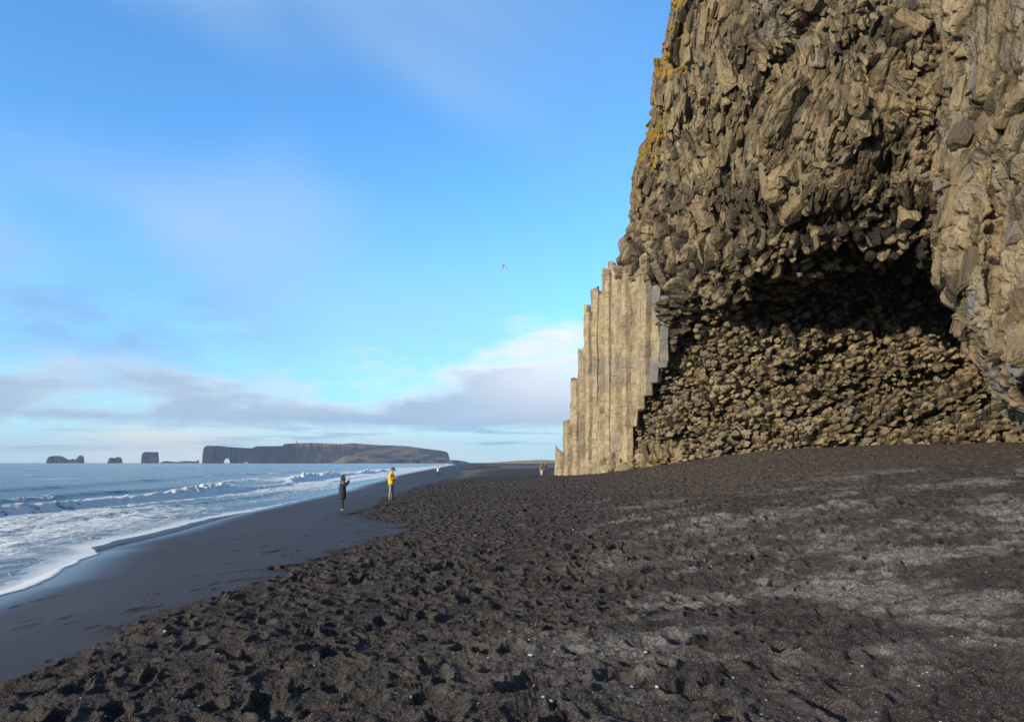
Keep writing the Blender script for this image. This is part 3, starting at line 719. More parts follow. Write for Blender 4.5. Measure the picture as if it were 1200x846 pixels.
# loose and broken ends of columns standing out of the face: real prisms, each with its own tilt
def scatter(V, N, px, py, mask, spacing, seed, ncand=400000):
    rs = np.random.default_rng(seed)
    ids = np.where(mask)[0]
    ids = ids[rs.permutation(len(ids))[:ncand]]
    key = np.floor(V[ids]/spacing).astype(np.int64); kk = (key[:, 0]*73856093) ^ (key[:, 1]*19349663) ^ (key[:, 2]*83492791)
    _, first = np.unique(kk, return_index=True)
    return ids[first]
def prisms(C, A, rad, L, tilt, seed, sides=6, flat=1.0):
    """C: tip centres, A: axes (outward), rad, L: arrays -> vertices, quads, tris, per-prism vertex count"""
    rs = np.random.default_rng(seed); n = len(C)
    A = A/np.linalg.norm(A, axis=1, keepdims=True)
    ref = np.where(np.abs(A[:, 2:]) < 0.9, np.array([[-0.38 if flat < 1 else 0, 0, 1.0]]), np.array([[1.0, 0, 0]]))
    U = np.cross(ref, A); U /= np.linalg.norm(U, axis=1, keepdims=True); Wv = np.cross(A, U)
    ang = np.arange(sides)*2*math.pi/sides+rs.normal(0, 0.26, (n, sides))+rs.random((n, 1))*6.28
    rr = rad[:, None]*(1+rs.normal(0, 0.14, (n, sides)))
    cx, cy = np.cos(ang)*rr, np.sin(ang)*rr*flat
    tx, ty = rs.normal(0, tilt, (n, 1)), rs.normal(0, tilt, (n, 1))
    rings = []
    for f, s, dz in ((-1.0, 0.92, 0), (-0.5, 1.0, 0), (-0.10, 1.0, 0), (0.0, 0.80, 1)):
        x = cx*s*(1+rs.normal(0, 0.03, (n, sides))); y = cy*s*(1+rs.normal(0, 0.03, (n, sides)))
        z = f*L[:, None]+(cx*s*tx+cy*s*ty)*(1 if f > -0.3 else 0)+rs.normal(0, 0.05, (n, sides))*rad[:, None]*(1 if f > -0.3 else 0)
        rings.append(C[:, None]+x[..., None]*U[:, None]+y[..., None]*Wv[:, None]+z[..., None]*A[:, None])
    top = C[:, None]+(rs.normal(0.10, 0.06, (n, 1))*rad[:, None])[..., None]*A[:, None]
    V = np.concatenate(rings+[top], 1); m = V.shape[1]
    q = []; t = []
    for r_ in range(3):
        for i in range(sides): q.append((r_*sides+i, r_*sides+(i+1) % sides, (r_+1)*sides+(i+1) % sides, (r_+1)*sides+i))
    for i in range(sides): t.append((3*sides+i, 3*sides+(i+1) % sides, 4*sides))
    off = (np.arange(n)*m)[:, None, None]
    return V.reshape(-1, 3), (np.array(q)[None]+off).reshape(-1, 4), (np.array(t)[None]+off).reshape(-1, 3), m
def block_part(name, data, specs, parent, label, basedark=None):
    V0, N0, PX, PY = data
    Vs, Qs, Ts, at = [], [], [], {k_: [] for k_ in ('tone', 'moss', 'grey', 'dark', 'pale', 'white', 'joint_shade')}
    base_i = 0
    for sp_ in specs:
        rs = np.random.default_rng(sp_['seed'])
        mask = sp_['mask'](PX, PY)
        ids = scatter(V0, N0, PX, PY, mask, sp_['spacing'], sp_['seed'])
        keep = rs.random(len(ids)) < sp_['keep'](PX[ids], PY[ids], V0[ids]); ids = ids[keep]
        n = len(ids); P = V0[ids]; Nn = N0[ids]; px, py = PX[ids], PY[ids]
        D = sp_['axis'](px, py, P, Nn, rs)
        rad = sp_['r'][0]+(sp_['r'][1]-sp_['r'][0])*rs.random(n)**1.4; L = sp_['L'][0]+(sp_['L'][1]-sp_['L'][0])*rs.random(n)
        out = sp_['out'][0]+(sp_['out'][1]-sp_['out'][0])*rs.random(n)
        along = np.abs((D*Nn).sum(1))/np.linalg.norm(D, axis=1)
        C = P+Nn*out[:, None]+D/np.linalg.norm(D, axis=1, keepdims=True)*(L*0.5*(1-along))[:, None]
        V, q, t, m = prisms(C, D, rad, L, sp_['tilt'], sp_['seed']+1, flat=sp_.get('flat', 1.0))
        Vs.append(V); Qs.append(q+base_i); Ts.append(t+base_i); base_i += len(V)
        tn = rs.random(n)
        a = sp_['attr'](px, py, P, rs, n); a.setdefault('tone', 0.25+0.75*tn)
        sided = sp_.get('sided', 0.25)
        rowf = np.array([1.0]*6+[0.9]*6+[0.45]*6+[0.0]*6+[0.0])*sided      # gap shade painted over the dark sides between the ends, the weathered ends pale
        for k_ in at:
            if k_ == 'joint_shade': at[k_].append(np.tile(rowf, n)); continue
            at[k_].append(np.repeat(a.get(k_, np.full(n, -1.0 if k_ == 'moss' else 0.0)), m))
    V = np.concatenate(Vs)
    o = np_mesh(name, to_local(V, parent), np.concatenate(Qs), ROCK, parent, {k_: np.concatenate(v) for k_, v in at.items()}, smooth=False, tris=np.concatenate(Ts))
    o['kind'] = 'stuff'; o['label'] = label
    print(name, len(V))
def nrm_(v): return v/np.linalg.norm(v, axis=1, keepdims=True)
def face_specs():
    sdf = lambda px, py: poly_sd(px, py, CAVE)
    def ax_cave(px, py, P, N, rs):
        return N*0.65+np.array([-0.12, -0.40, 0.10])+0.28*np.stack([fbm(P.astype(np.float32), 1.3, 2, 0.5, 931), fbm(P.astype(np.float32), 1.3, 2, 0.5, 932), fbm(P.astype(np.float32), 1.3, 2, 0.5, 933)], 1)+rs.normal(0, 0.10, P.shape)
    def ax_up(px, py, P, N, rs):
        f = fbm(P.astype(np.float32), 5.0, 2, 0.5, 901)*1.1+0.35; g = fbm(P.astype(np.float32), 4.0, 2, 0.5, 902)
        D = np.stack([np.sin(f), 0*f, -np.cos(f)], 1)
        D = D-N*(D*N).sum(1, keepdims=True)
        return nrm_(D)+N*(0.15+0.45*g[:, None])+rs.normal(0, 0.13, P.shape)
    def ax_hang(px, py, P, N, rs):
        return N*0.35+np.array([-0.15, -0.50, -0.40])+rs.normal(0, 0.20, P.shape)
    cave_attr = lambda px, py, P, rs, n: dict(dark=0.45*sm(rs.random(n), 0.5, 1.0)+0.65*sm(py, 410, 350)*rs.random(n), tone=0.15+0.85*rs.random(n), grey=0.6*(rs.random(n) > 0.8))  # random dark tone, plus painted roof shade on the upper blocks
    specs = [
        dict(seed=11, flat=0.62, spacing=0.35, mask=lambda a, b: (sdf(a, b) > 2) & (b > 325), keep=lambda a, b, P: 0.90+0*a, axis=ax_cave, r=(0.15, 0.29), L=(0.8, 1.3), out=(-0.05, 0.50), tilt=0.22, sided=0.85, attr=cave_attr),
        dict(seed=12, flat=0.70, spacing=0.27, mask=lambda a, b: (sdf(a, b) > 2) & (b > 380), keep=lambda a, b, P: 0.05+0.35*sm(fbm(P.astype(np.float32), 1.6, 3, 0.5, 905), -0.1, 0.4), axis=ax_cave, r=(0.09, 0.19), L=(0.4, 0.8), out=(0.05, 0.46), tilt=0.3, sided=0.8, attr=cave_attr),
        dict(seed=13, flat=0.75, spacing=0.46, mask=lambda a, b: (sdf(a, b) > -14) & (b <= 400) & (a > 805), keep=lambda a, b, P: 0.62+0*a, axis=ax_hang, r=(0.15, 0.32), L=(0.7, 1.3), out=(-0.05, 0.55), tilt=0.3, sided=0.9,
             attr=lambda px, py, P, rs, n: dict(dark=0.95*(rs.random(n) > 0.45), tone=0.3+0.7*rs.random(n))),  # dark here paints the cave's shade onto ceiling blocks
        dict(seed=14, spacing=0.60, mask=lambda a, b: (sdf(a, b) < -6) & (a > sil_x(b)+9) & (b < 330) & ((a > 800) | (b < 190)), keep=lambda a, b, P: 0.02+0.36*sm(fbm(P.astype(np.float32), 3.2, 3, 0.55, 907), -0.05, 0.45), axis=ax_up, r=(0.10, 0.24), L=(0.5, 1.6), out=(-0.18, 0.02), tilt=0.7,
             attr=lambda px, py, P, rs, n: dict(dark=np.maximum(0.5*(rs.random(n) > 0.8), 0.7*np.exp(-((py-240)/38)**2)*sm(px, 820, 880)*(rs.random(n) > 0.25)), tone=0.05+0.95*rs.random(n), grey=0.7*(rs.random(n) > 0.85), moss=(0.60+0.4*fbm(P.astype(np.float32), 1.2, 3, 0.5, 451))*sm(px-sil_x(py), 30, 6)*sm(py, 225, 190)-0.05)),  # random dark blocks, plus overhang shade painted near the lintel
        dict(seed=15, spacing=0.34, mask=lambda a, b: (sdf(a, b) < 0) & (a > 830) & (a < 1090) & (b < 300), keep=lambda a, b, P: 0.03+0.6*sm(fbm(P.astype(np.float32), 2.0, 3, 0.55, 909), 0.0, 0.4)+0.4*np.exp(-((b-235)/40)**2), axis=ax_up, r=(0.07, 0.18), L=(0.3, 0.9), out=(-0.06, 0.10), tilt=0.7,
             attr=lambda px, py, P, rs, n: dict(dark=np.maximum(0.5*(rs.random(n) > 0.7), 0.8*np.exp(-((py-240)/38)**2)*(rs.random(n) > 0.2)), tone=0.1+0.9*rs.random(n))),  # lintel blocks also carry painted overhang shade
        dict(seed=18, spacing=0.48, mask=lambda a, b: (a > sil_x(b)+4) & (a < sil_x(b)+75) & (b < 250), keep=lambda a, b, P: 0.55+0*a, axis=ax_up, r=(0.10, 0.30), L=(0.5, 1.5), out=(-0.12, 0.06), tilt=0.7,
             attr=lambda px, py, P, rs, n: dict(dark=0.6*(rs.random(n) > 0.72), tone=0.05+0.95*rs.random(n), grey=0.5*(rs.random(n) > 0.85), moss=(0.88+0.9*fbm(P.astype(np.float32), 1.2, 3, 0.5, 451))*sm(px-sil_x(py), 40, 8)*sm(py, 225, 190)-0.05)),
        dict(seed=19, spacing=1.25, mask=lambda a, b: (sdf(a, b) < -12) & (a > sil_x(b)+14) & (b < 250) & (a < 1090), keep=lambda a, b, P: 0.10+0.5*sm(fbm(P.astype(np.float32), 4.0, 2, 0.55, 941), -0.1, 0.35), axis=ax_up, r=(0.28, 0.62), L=(1.0, 2.6), out=(-0.42, -0.05), tilt=0.5,
             attr=lambda px, py, P, rs, n: dict(dark=0.4*(rs.random(n) > 0.8), tone=0.3+0.7*rs.random(n), grey=0.5*(rs.random(n) > 0.7))),
        # chunky blocks above the columns
        dict(seed=16, spacing=0.80, mask=lambda a, b: (sdf(a, b) < -4) & (a > 700) & (a < 835) & (b < 352) & (b > 170) & (a > sil_x(b)+7), keep=lambda a, b, P: 0.38+0*a, axis=lambda px, py, P, N, rs: N*0.45+np.array([0.1, -0.1, 0.6])+rs.normal(0, 0.22, P.shape), r=(0.20, 0.50), L=(0.9, 2.0), out=(-0.34, 0.00), tilt=0.45,
             attr=lambda px, py, P, rs, n: dict(dark=0.45*(rs.random(n) > 0.75), tone=0.2+0.8*rs.random(n), pale=0.55*sm(py, 200, 300)*rs.random(n), grey=0.5*(rs.random(n) > 0.7), moss=(0.62+0.2*rs.random(n))*sm(px-sil_x(py), 22, 3)*sm(py, 235, 190)-0.1)),
        # pale rubble at the foot of the columns
        dict(seed=17, spacing=0.55, mask=lambda a, b: (a < 800) & (a > sil_x(b)+9) & (b > 522) & (b < 575), keep=lambda a, b, P: 0.85+0*a, axis=lambda px, py, P, N, rs: N*0.5+np.array([-0.1, -0.1, 0.9])+rs.normal(0, 0.22, P.shape), r=(0.20, 0.42), L=(0.9, 1.8), out=(-0.1, 0.35), tilt=0.5,
             attr=lambda px, py, P, rs, n: dict(pale=0.9*sm(px, 775, 735), tone=0.3+0.7*rs.random(n), dark=0.4*(rs.random(n) > 0.85))),
    ]
    return specs
block_part('buttress_blocks', BUTT, [dict(seed=21, spacing=0.80, mask=lambda a, b: (b < 420) & (a > 1100) & (a < 1330) & ~((a > 1128) & (b < 95)), keep=lambda a, b, P: 0.15+0.55*sm(fbm(P.astype(np.float32), 2.5, 2, 0.5, 921), -0.2, 0.3),
    axis=lambda px, py, P, N, rs: N*0.40+np.array([0.12, 0, -0.8])+rs.normal(0, 0.15, P.shape), r=(0.20, 0.52), L=(0.5, 1.6), out=(-0.30, -0.02), tilt=0.5,
    attr=lambda px, py, P, rs, n: dict(tone=0.2+0.8*rs.random(n), grey=0.5*(rs.random(n) > 0.7), dark=0.5*(rs.random(n) > 0.85)))], cliff, 'angular blocks on the buttress')
block_part('broken_column_ends', FACE, face_specs(), cliff, 'heaped broken ends of basalt columns')

# upright basalt columns at the seaward corner
def column_mesh(x, y, z0, z1, rad, sides, seed, lean):
    """one jointed basalt column: a polygonal prism cut by cross joints, its joints a little out of true"""
    rs = np.random.default_rng(seed)
    a0 = rs.random()*6.28; ang = a0+np.arange(sides)*2*math.pi/sides+rs.normal(0, 0.10, sides)
    rr = rad*(1+rs.normal(0, 0.07, sides))
    V = []; quads = []; tris = []; tone = []
    rings = []
    z = z0; offx = offy = 0.0; tn = 0.5+0.35*(rs.random()-0.5)
    PER = 4                                                       # points along each face
    def ring(zz, s, ox, oy, tone_v):
        base_i = len(V); dx = lean[0]*(zz-z0); dy = lean[1]*(zz-z0)
        for i in range(sides):
            j = (i+1) % sides
            for k in range(PER):
                f = k/PER
                if k == 0: f = 0.0
                px_ = (rr[i]*math.cos(ang[i])*(1-f)+rr[j]*math.cos(ang[j])*f)*s
                py_ = (rr[i]*math.sin(ang[i])*(1-f)+rr[j]*math.sin(ang[j])*f)*s
                V.append((x+px_+ox+dx, y+py_+oy+dy, zz+rs.normal(0, 0.004))); tone.append(tone_v)
        return base_i
    n = sides*PER; prev = None
    while z < z1-0.05:
        L = 0.22+rs.random()**1.6*1.3; zt = min(z+L, z1)
        if z1-zt < 0.25: zt = z1
        offx += rs.normal(0, 0.018); offy += rs.normal(0, 0.018); tv = np.clip(tn+rs.normal(0, 0.16), 0, 1)
        s = 1+rs.normal(0, 0.018)
        levels = [(z, 0.93), (z+0.04, s)]
        m = max(1, int((zt-z)/0.35))
        for q in range(1, m): levels.append((z+(zt-z)*q/m, s*(1+rs.normal(0, 0.008))))
        levels += [(zt-0.04, s), (zt, 0.93)]
        for zz, ss in levels:
            b_ = ring(zz, ss, offx, offy, tv)
            if prev is not None:
                for i in range(n):
                    quads.append((prev+i, prev+(i+1) % n, b_+(i+1) % n, b_+i))
            prev = b_
        z = zt
    top_c = len(V); V.append((x+offx+lean[0]*(z1-z0), y+offy+lean[1]*(z1-z0), z1+rs.normal(0.03, 0.03))); tone.append(tone[-1])
    tl = rs.normal(0, 0.45, 2)
    for i in range(n+1):
        q_ = prev+i; v_ = V[q_] if i < n else V[top_c]
        V[q_ if i < n else top_c] = (v_[0], v_[1], v_[2]+(v_[0]-x-offx-lean[0]*(z1-z0))*tl[0]+(v_[1]-y-offy-lean[1]*(z1-z0))*tl[1])
    for i in range(n): tris.append((prev+i, prev+(i+1) % n, top_c))
    bot_c = len(V); V.append((x, y, z0-rs.random()*0.15)); tone.append(0.4)
    for i in range(n): tris.append(((i+1) % n, i, bot_c))
    return np.array(V), np.array(quads), np.array(tris), np.array(tone)
def build_columns():
    rs = np.random.default_rng(5)
    k = 0; px = 659.0
    rows = []
    while px < 778:
        d = float(d_up(px)); wpx = (6.6+rs.random()*3.8)
        rows.append((px, d, wpx)); px += wpx*0.93
    for (px, d, wpx) in rows:
        rad = wpx/F_PX*d/1.42
        top_py = float(np.interp(px, COLTOP_X, COLTOP_Y))+rs.normal(0, 5)
        if px > 742: bot_py = float(np.interp(px, [742, 762, 786, 806], [497, 462, 412, 372]))+rs.normal(0, 5); bury = False
        else: bot_py = 600; bury = True
        for row in (0, 1):
            if row == 1 and (px > 735): continue
            pxx = px+(0 if row == 0 else -2.5); dd = d+0.15+0.12*rs.normal()+row*0.85
            tp = unproj(pxx, top_py-(0 if row == 0 else rs.random()*12-2), dd)
            bt = unproj(pxx, bot_py, dd)
            z1 = tp[2]; z0 = bt[2] if not bury else base_height(np.array([bt[0]]), np.array([bt[1]]))[0]-0.6
            if z1-z0 < 0.6: z1 = z0+0.8
            mid = unproj(pxx, 470, dd)
            lean = ((tp[0]-unproj(pxx, 540, dd)[0])/(max(z1-z0, 1))*0.9, 0.006*rs.normal())
            x0 = unproj(pxx, 545 if bury else bot_py, dd)[0]
            V, q, tr, tn = column_mesh(x0, dd, z0, z1, rad, int(rs.choice([5, 6, 6, 6, 7])), 100+k, lean)
            P = V.astype(np.float32)
            V = V+np.stack([0.045*fbm(P, 1.1, 4, 0.6, 601), 0.045*fbm(P, 1.1, 4, 0.6, 602), P[:, 2]*0], 1)
            n = len(V); grey = sm(fbm(P, 2.2, 3, 0.5, 605), 0.1, 0.5)*0.5+0.6*sm(px, 745, 775)*sm(V[:, 2], 4, 8)
            at = dict(tone=tn, moss=np.full(n, -1.), grey=np.clip(grey, 0, 1), dark=np.zeros(n), pale=np.full(n, 0.85), white=np.zeros(n), joint_shade=np.zeros(n))
            at['dark'] = 0.35*sm(fbm(P, 0.9, 3, 0.6, 607), 0.25, 0.6)
            np_mesh('basalt_column', to_local(V, cliff), q, ROCK, cliff, at, smooth=False, tris=tr); k += 1
build_columns()

# ------------------------------------------------------------------ moss and grass tufts on the outline of the cliff
def build_tufts():
    m, t, b = new_mat('cliff_grass')
    n = t.noise(t.pos(), 3.0, 4)
    t.put(b.inputs['Base Color'], t.mix(t.ramp(n, 0.35, 0.65), (0.10, 0.10, 0.025), (0.36, 0.24, 0.045))); b.inputs['Roughness'].default_value = 0.9
    V = []; tri = []
    rs = np.random.default_rng(9)
    me = bpy.data.objects['rock_face'].data
    n_v = len(me.vertices); co = np.empty(n_v*3, np.float32); me.vertices.foreach_get('co', co); co = co.reshape(-1, 3)
    ms = np.empty(n_v, np.float32); me.attributes['moss'].data.foreach_get('value', ms)
    no = np.empty(n_v*3, np.float32); me.vertices.foreach_get('normal', no); no = no.reshape(-1, 3)
    cand = np.where((ms > 0.45) & (no[:, 2] > -0.1))[0]
    if len(cand) == 0: return
    pick = rs.choice(cand, 2600)
    cl = fbm(co[pick], 0.9, 2, 0.5, 700) > 0.05
    for i in pick[cl]:
        p = co[i]; nn = no[i]
        for _ in range(7):
            d = nn*0.5+rs.normal(0, 0.5, 3)+np.array([0, 0, 0.35]); d /= np.linalg.norm(d); L = 0.10+rs.random()*0.16
            s = np.cross(d, rs.normal(0, 1, 3)); s /= np.linalg.norm(s)+1e-6; s *= 0.02
            q = p+rs.normal(0, 0.05, 3); b0 = len(V)
            V += [q-s, q+s, q+d*L-np.array([0, 0, 0.04])]; tri.append((b0, b0+1, b0+2))
    o = np_mesh('grass_tufts', np.array(V), np.zeros((0, 4), int), m, cliff, tris=np.array(tri), smooth=False)
    o['kind'] = 'stuff'; o['label'] = 'yellow grass and moss on the cliff edge'
build_tufts()

# ------------------------------------------------------------------ headland and stacks out at sea
def slab(name, prof, bot, d, thick, toe, seed, parent=None, grass=0.0, nu=260, nv=34, jag=1.0):
    """a rock body: prof/bot = (px, py) lines of its top and foot, surveyed at distance d; toe(px) = how far the foot stands in front of the brow"""
    pxs = np.linspace(prof[0][0], prof[-1][0], nu)
    topy = np.interp(pxs, [p[0] for p in prof], [p[1] for p in prof])
    boty = np.interp(pxs, [p[0] for p in bot], [p[1] for p in bot])
    Tt = unproj(pxs, topy, d); Bt = unproj(pxs, boty, d)
    zt = Tt[:, 2]; zb = np.where(boty >= 542.5, -6, Bt[:, 2]); x = Tt[:, 0]
    zt = np.maximum(zt, zb+0.5)
    v = np.linspace(0, 1, nv)
    fz = zb[:, None]+(zt-zb)[:, None]*v[None]
    tw = toe(pxs)[:, None]
    fy = d-tw*(1-v[None]**0.8)
    n = fbm(np.stack([np.repeat(x[:, None], nv, 1).ravel(), np.zeros(nu*nv), fz.ravel()*(0.35 if np.isscalar(grass) or name == 'sea_cliff' else 1.6)], 1).astype(np.float32), 40.0 if name != 'grassy_hill' else 150.0, 5, 0.55, seed).reshape(nu, nv)
    fy = fy+n*22*jag
    X = np.repeat(x[:, None], nv, 1)
    front = np.stack([X, fy, fz], -1)
    kb = np.linspace(0, 1, 6)[1:]
    tops = np.stack([np.repeat(x[:, None], 5, 1), (d+n[:, -1:]*22*jag)*(1-kb)+(d+thick)*kb, zt[:, None]+n[:, -1:]*0+0*kb[None]], -1)
    back = np.stack([np.repeat(x[:, None], 8, 1), np.full((nu, 8), d+thick), zt[:, None]+(zb-zt)[:, None]*np.linspace(0, 1, 9)[1:]], -1)
    G = np.concatenate([front, tops, back], 1)
    G[..., 0] *= G[..., 1]/d                                    # the body runs along the line of sight, so its arch can be seen through
    nc = G.shape[1]
    q = grid_quads(nu, nc, wrap=True)
    g = np.clip(grass if np.isscalar(grass) else grass(np.repeat(pxs[:, None], nc, 1), G[..., 2]), 0, 1)
    at = dict(grass=np.broadcast_to(g, (nu, nc)).ravel())
    # end caps
    V = G.reshape(-1, 3); tris = []
    for e in (0, nu-1):
        c = len(V); V = np.concatenate([V, G[e].mean(0)[None]]); at['grass'] = np.append(at['grass'], 0)
        for k in range(nc):
            a, b_ = e*nc+k, e*nc+(k+1) % nc
            tris.append((a, b_, c) if e == 0 else (b_, a, c))
    loc = np.array(parent.location) if parent is not None else np.array([x.mean(), d, 0.0])
    o = np_mesh(name, V-loc, q, FAR, parent, at, tris=np.array(tris))
    if parent is None: o.location = loc
    return o
def build_far():
    head = empty('headland', tuple(unproj(390, 543, 4000)*np.array([1, 1, 0])))
    tag(head, 'long flat-topped headland with a sea arch at its left end', 'headland')
    cliffprof = [(237.2, 535), (238, 527), (240, 523), (243, 522), (260, 522.5), (266, 523.5), (285, 524.6), (296, 525), (300, 522.8), (315, 522.6), (331, 522.4), (333, 520.0), (350, 519.2), (366, 518.8), (400, 520.5), (420, 522)]
    arch = [(237, 543), (263.2, 543), (263.8, 540), (265, 537.6), (267, 536.8), (269, 538), (270.3, 541), (270.6, 543), (286.3, 543), (287, 541.9), (289, 541.6), (291.6, 542), (292, 543), (420, 543)]
    slab('sea_cliff', cliffprof, arch, 4000, 60, lambda p: 6+0*p, 801, head, grass=lambda p, z: sm(z, 85, 100)*0.6+sm(p, 340, 380)*0.3, nu=900, nv=40, jag=0.5)
    hill = [(333, 521), (345, 519.6), (366, 518.6), (385, 519.6), (400, 520.2), (415, 519.4), (430, 520.6), (450, 521.6), (465, 522.0), (480, 523.0), (498, 525.6), (515, 527.6), (524, 529.5), (526, 534), (527, 539), (530, 541)]
    slab('grassy_hill', hill, [(333, 543), (530, 543)], 4250, 500, lambda p: 40+700*sm(p, 360, 440), 811, head, grass=lambda p, z: 1.0+0*p, nu=500, nv=60, jag=1.1)
    spit = [(440, 541.0), (455, 539.5), (480, 538.0), (500, 538.2), (524, 538.6), (538, 539.4), (547, 541.0), (550, 542.3)]
    slab('low_spit', spit, [(440, 543.2), (550, 543.4)], 3500, 200, lambda p: 20+0*p, 821, head, grass=0.35, nu=220, nv=10)
    # lighthouse on the brow
    lh = empty('lighthouse', tuple(unproj(347.5, 519.4, 4020)))
    tag(lh, 'tiny lighthouse standing on top of the distant headland', 'lighthouse')
    wm = simple_mat('lighthouse_plaster', (0.45, 0.44, 0.42), var=0.1, scale=0.5); rm = simple_mat('lantern_red', (0.30, 0.04, 0.03))
    bm = bmesh.new(); bmesh.ops.create_cone(bm, cap_ends=True, segments=4, radius1=4, radius2=3.4, depth=11, matrix=Matrix.Translation((0, 0, 5.0))); bm_obj('tower', bm, wm, lh)
    bm = bmesh.new(); bmesh.ops.create_cone(bm, cap_ends=True, segments=10, radius1=2.2, radius2=2.0, depth=3.0, matrix=Matrix.Translation((0, 0, 12.0)))
    bmesh.ops.create_cone(bm, cap_ends=True, segments=10, radius1=2.5, radius2=0.2, depth=1.8, matrix=Matrix.Translation((0, 0, 14.4))); bm_obj('lantern', bm, rm, lh)
    # stacks
    S = [('sea_stack', [(54, 541.6), (55, 537.5), (57, 535.3), (61, 534.2), (66, 533.9), (71, 534.2), (75, 535.6), (79, 538.2), (82, 538.6), (86, 537.2), (88, 538.6), (90, 537), (92, 534.4), (95, 533.3), (97.5, 534.2), (98.8, 537), (99, 541.8)],
          'low dark sea stack with two humps, farthest left on the horizon'),
         ('sea_stack', [(126, 542), (127, 539), (128.5, 536.6), (131, 535.9), (134, 537.0), (137, 535.4), (141, 535.6), (143, 537.8), (143.6, 542)], 'smallest rounded sea stack between the two-humped stack and the square one'),
         ('sea_stack', [(165.2, 542), (166, 533), (167.5, 530.4), (171, 529.2), (176, 529.4), (181, 529.6), (185.2, 529.4), (185.8, 532), (186.4, 542)], 'square block-shaped sea stack with vertical sides'),
         ('reef', [(187.5, 542.2), (191, 540.6), (196, 540.0), (201, 540.8), (208, 541.2), (214, 540.3), (220, 539.9), (226, 540.5), (230, 540.6), (231.5, 538.9), (233, 539.6), (233.6, 542.2)], 'low jagged reef of dark rock beside the square sea stack')]
    for k, (nm, pr, lab) in enumerate(S):
        o = slab(nm, pr, [(pr[0][0], 543), (pr[-1][0], 543)], 4100+60*k, 60, lambda p: 8+0*p, 831+k, None, grass=0.12, nu=120, nv=24, jag=0.5)
        tag(o, lab, 'reef' if nm == 'reef' else 'sea stack', group=None if nm == 'reef' else 'sea stacks on the horizon')
    # tan dune strip beyond the beach
    m, t, b = new_mat('dune_grass'); n = t.noise(t.pos(), 0.02, 5)
    t.put(b.inputs['Base Color'], t.mix(n, (0.20, 0.15, 0.07), (0.40, 0.31, 0.16))); b.inputs['Roughness'].default_value = 0.95
    xs = np.linspace(-60, 330, 90); vv = np.linspace(0, 1, 20)
    X, Vv = np.meshgrid(xs, vv); H = (2.6+2.6*sm(X, -60, 60)+1.0*fbm2(X.ravel().astype(np.float32), Vv.ravel().astype(np.float32), 40, 3, 0.5, 850).reshape(X.shape))*np.sin(math.pi*Vv)**0.8*sm(X, -60, 10)
    V = np.stack([X, 1000+Vv*260, 2.0+H], -1).reshape(-1, 3)
    o = np_mesh('dune', V, grid_quads(20, 90), m); tag(o, kind='structure')
build_far()

# ------------------------------------------------------------------ people
def skin_mesh(name, verts, edges, radii, mat, parent, sub=2, root=0):
    me = bpy.data.meshes.new(name+'_cage'); me.from_pydata([tuple(v) for v in verts], edges, [])
    o = bpy.data.objects.new(name+'_cage', me); col.objects.link(o)
    md = o.modifiers.new('s', 'SKIN'); md.use_smooth_shade = True
    for i, r in enumerate(radii):
        sv = me.skin_vertices[0].data[i]; sv.radius = (r, r) if np.isscalar(r) else r; sv.use_root = (i == root)
    ss = o.modifiers.new('u', 'SUBSURF'); ss.levels = sub; ss.render_levels = sub
    dg = bpy.context.evaluated_depsgraph_get(); dg.update()
    ev = bpy.data.meshes.new_from_object(o.evaluated_get(dg)); ev.name = name
    bpy.data.objects.remove(o); bpy.data.meshes.remove(me)
    ev.materials.clear(); ev.materials.append(mat)
    for p in ev.polygons: p.use_smooth = True
    return link(bpy.data.objects.new(name, ev), parent)
def join_mesh(o, others):
    bm = bmesh.new(); bm.from_mesh(o.data)
    for q in others:
        bm.from_mesh(q.data); bpy.data.objects.remove(q)
    bm.to_mesh(o.data); bm.free()
    for p in o.data.polygons: p.use_smooth = True
    return o
def ball(name, c, r, mat, parent, seg=14):
    bm = bmesh.new(); bmesh.ops.create_uvsphere(bm, u_segments=seg, v_segments=seg//2+2, radius=1.0)
    for v in bm.verts: v.co = Vector((c[0]+v.co.x*r[0], c[1]+v.co.y*r[1], c[2]+v.co.z*r[2]))
    return bm_obj(name, bm, mat, parent, True)
MSKIN = simple_mat('skin', (0.50, 0.29, 0.20), 0.6, 0.08)
MEYE = simple_mat('eye_dark', (0.02, 0.015, 0.012), 0.3, 0.0)
def arm_chain(V, E, Rr, start, pts, rad):
    prev = start
    for p, r in zip(pts, rad):
        V.append(Vector(p)); Rr.append(r); E.append((prev, len(V)-1)); prev = len(V)-1
    return prev
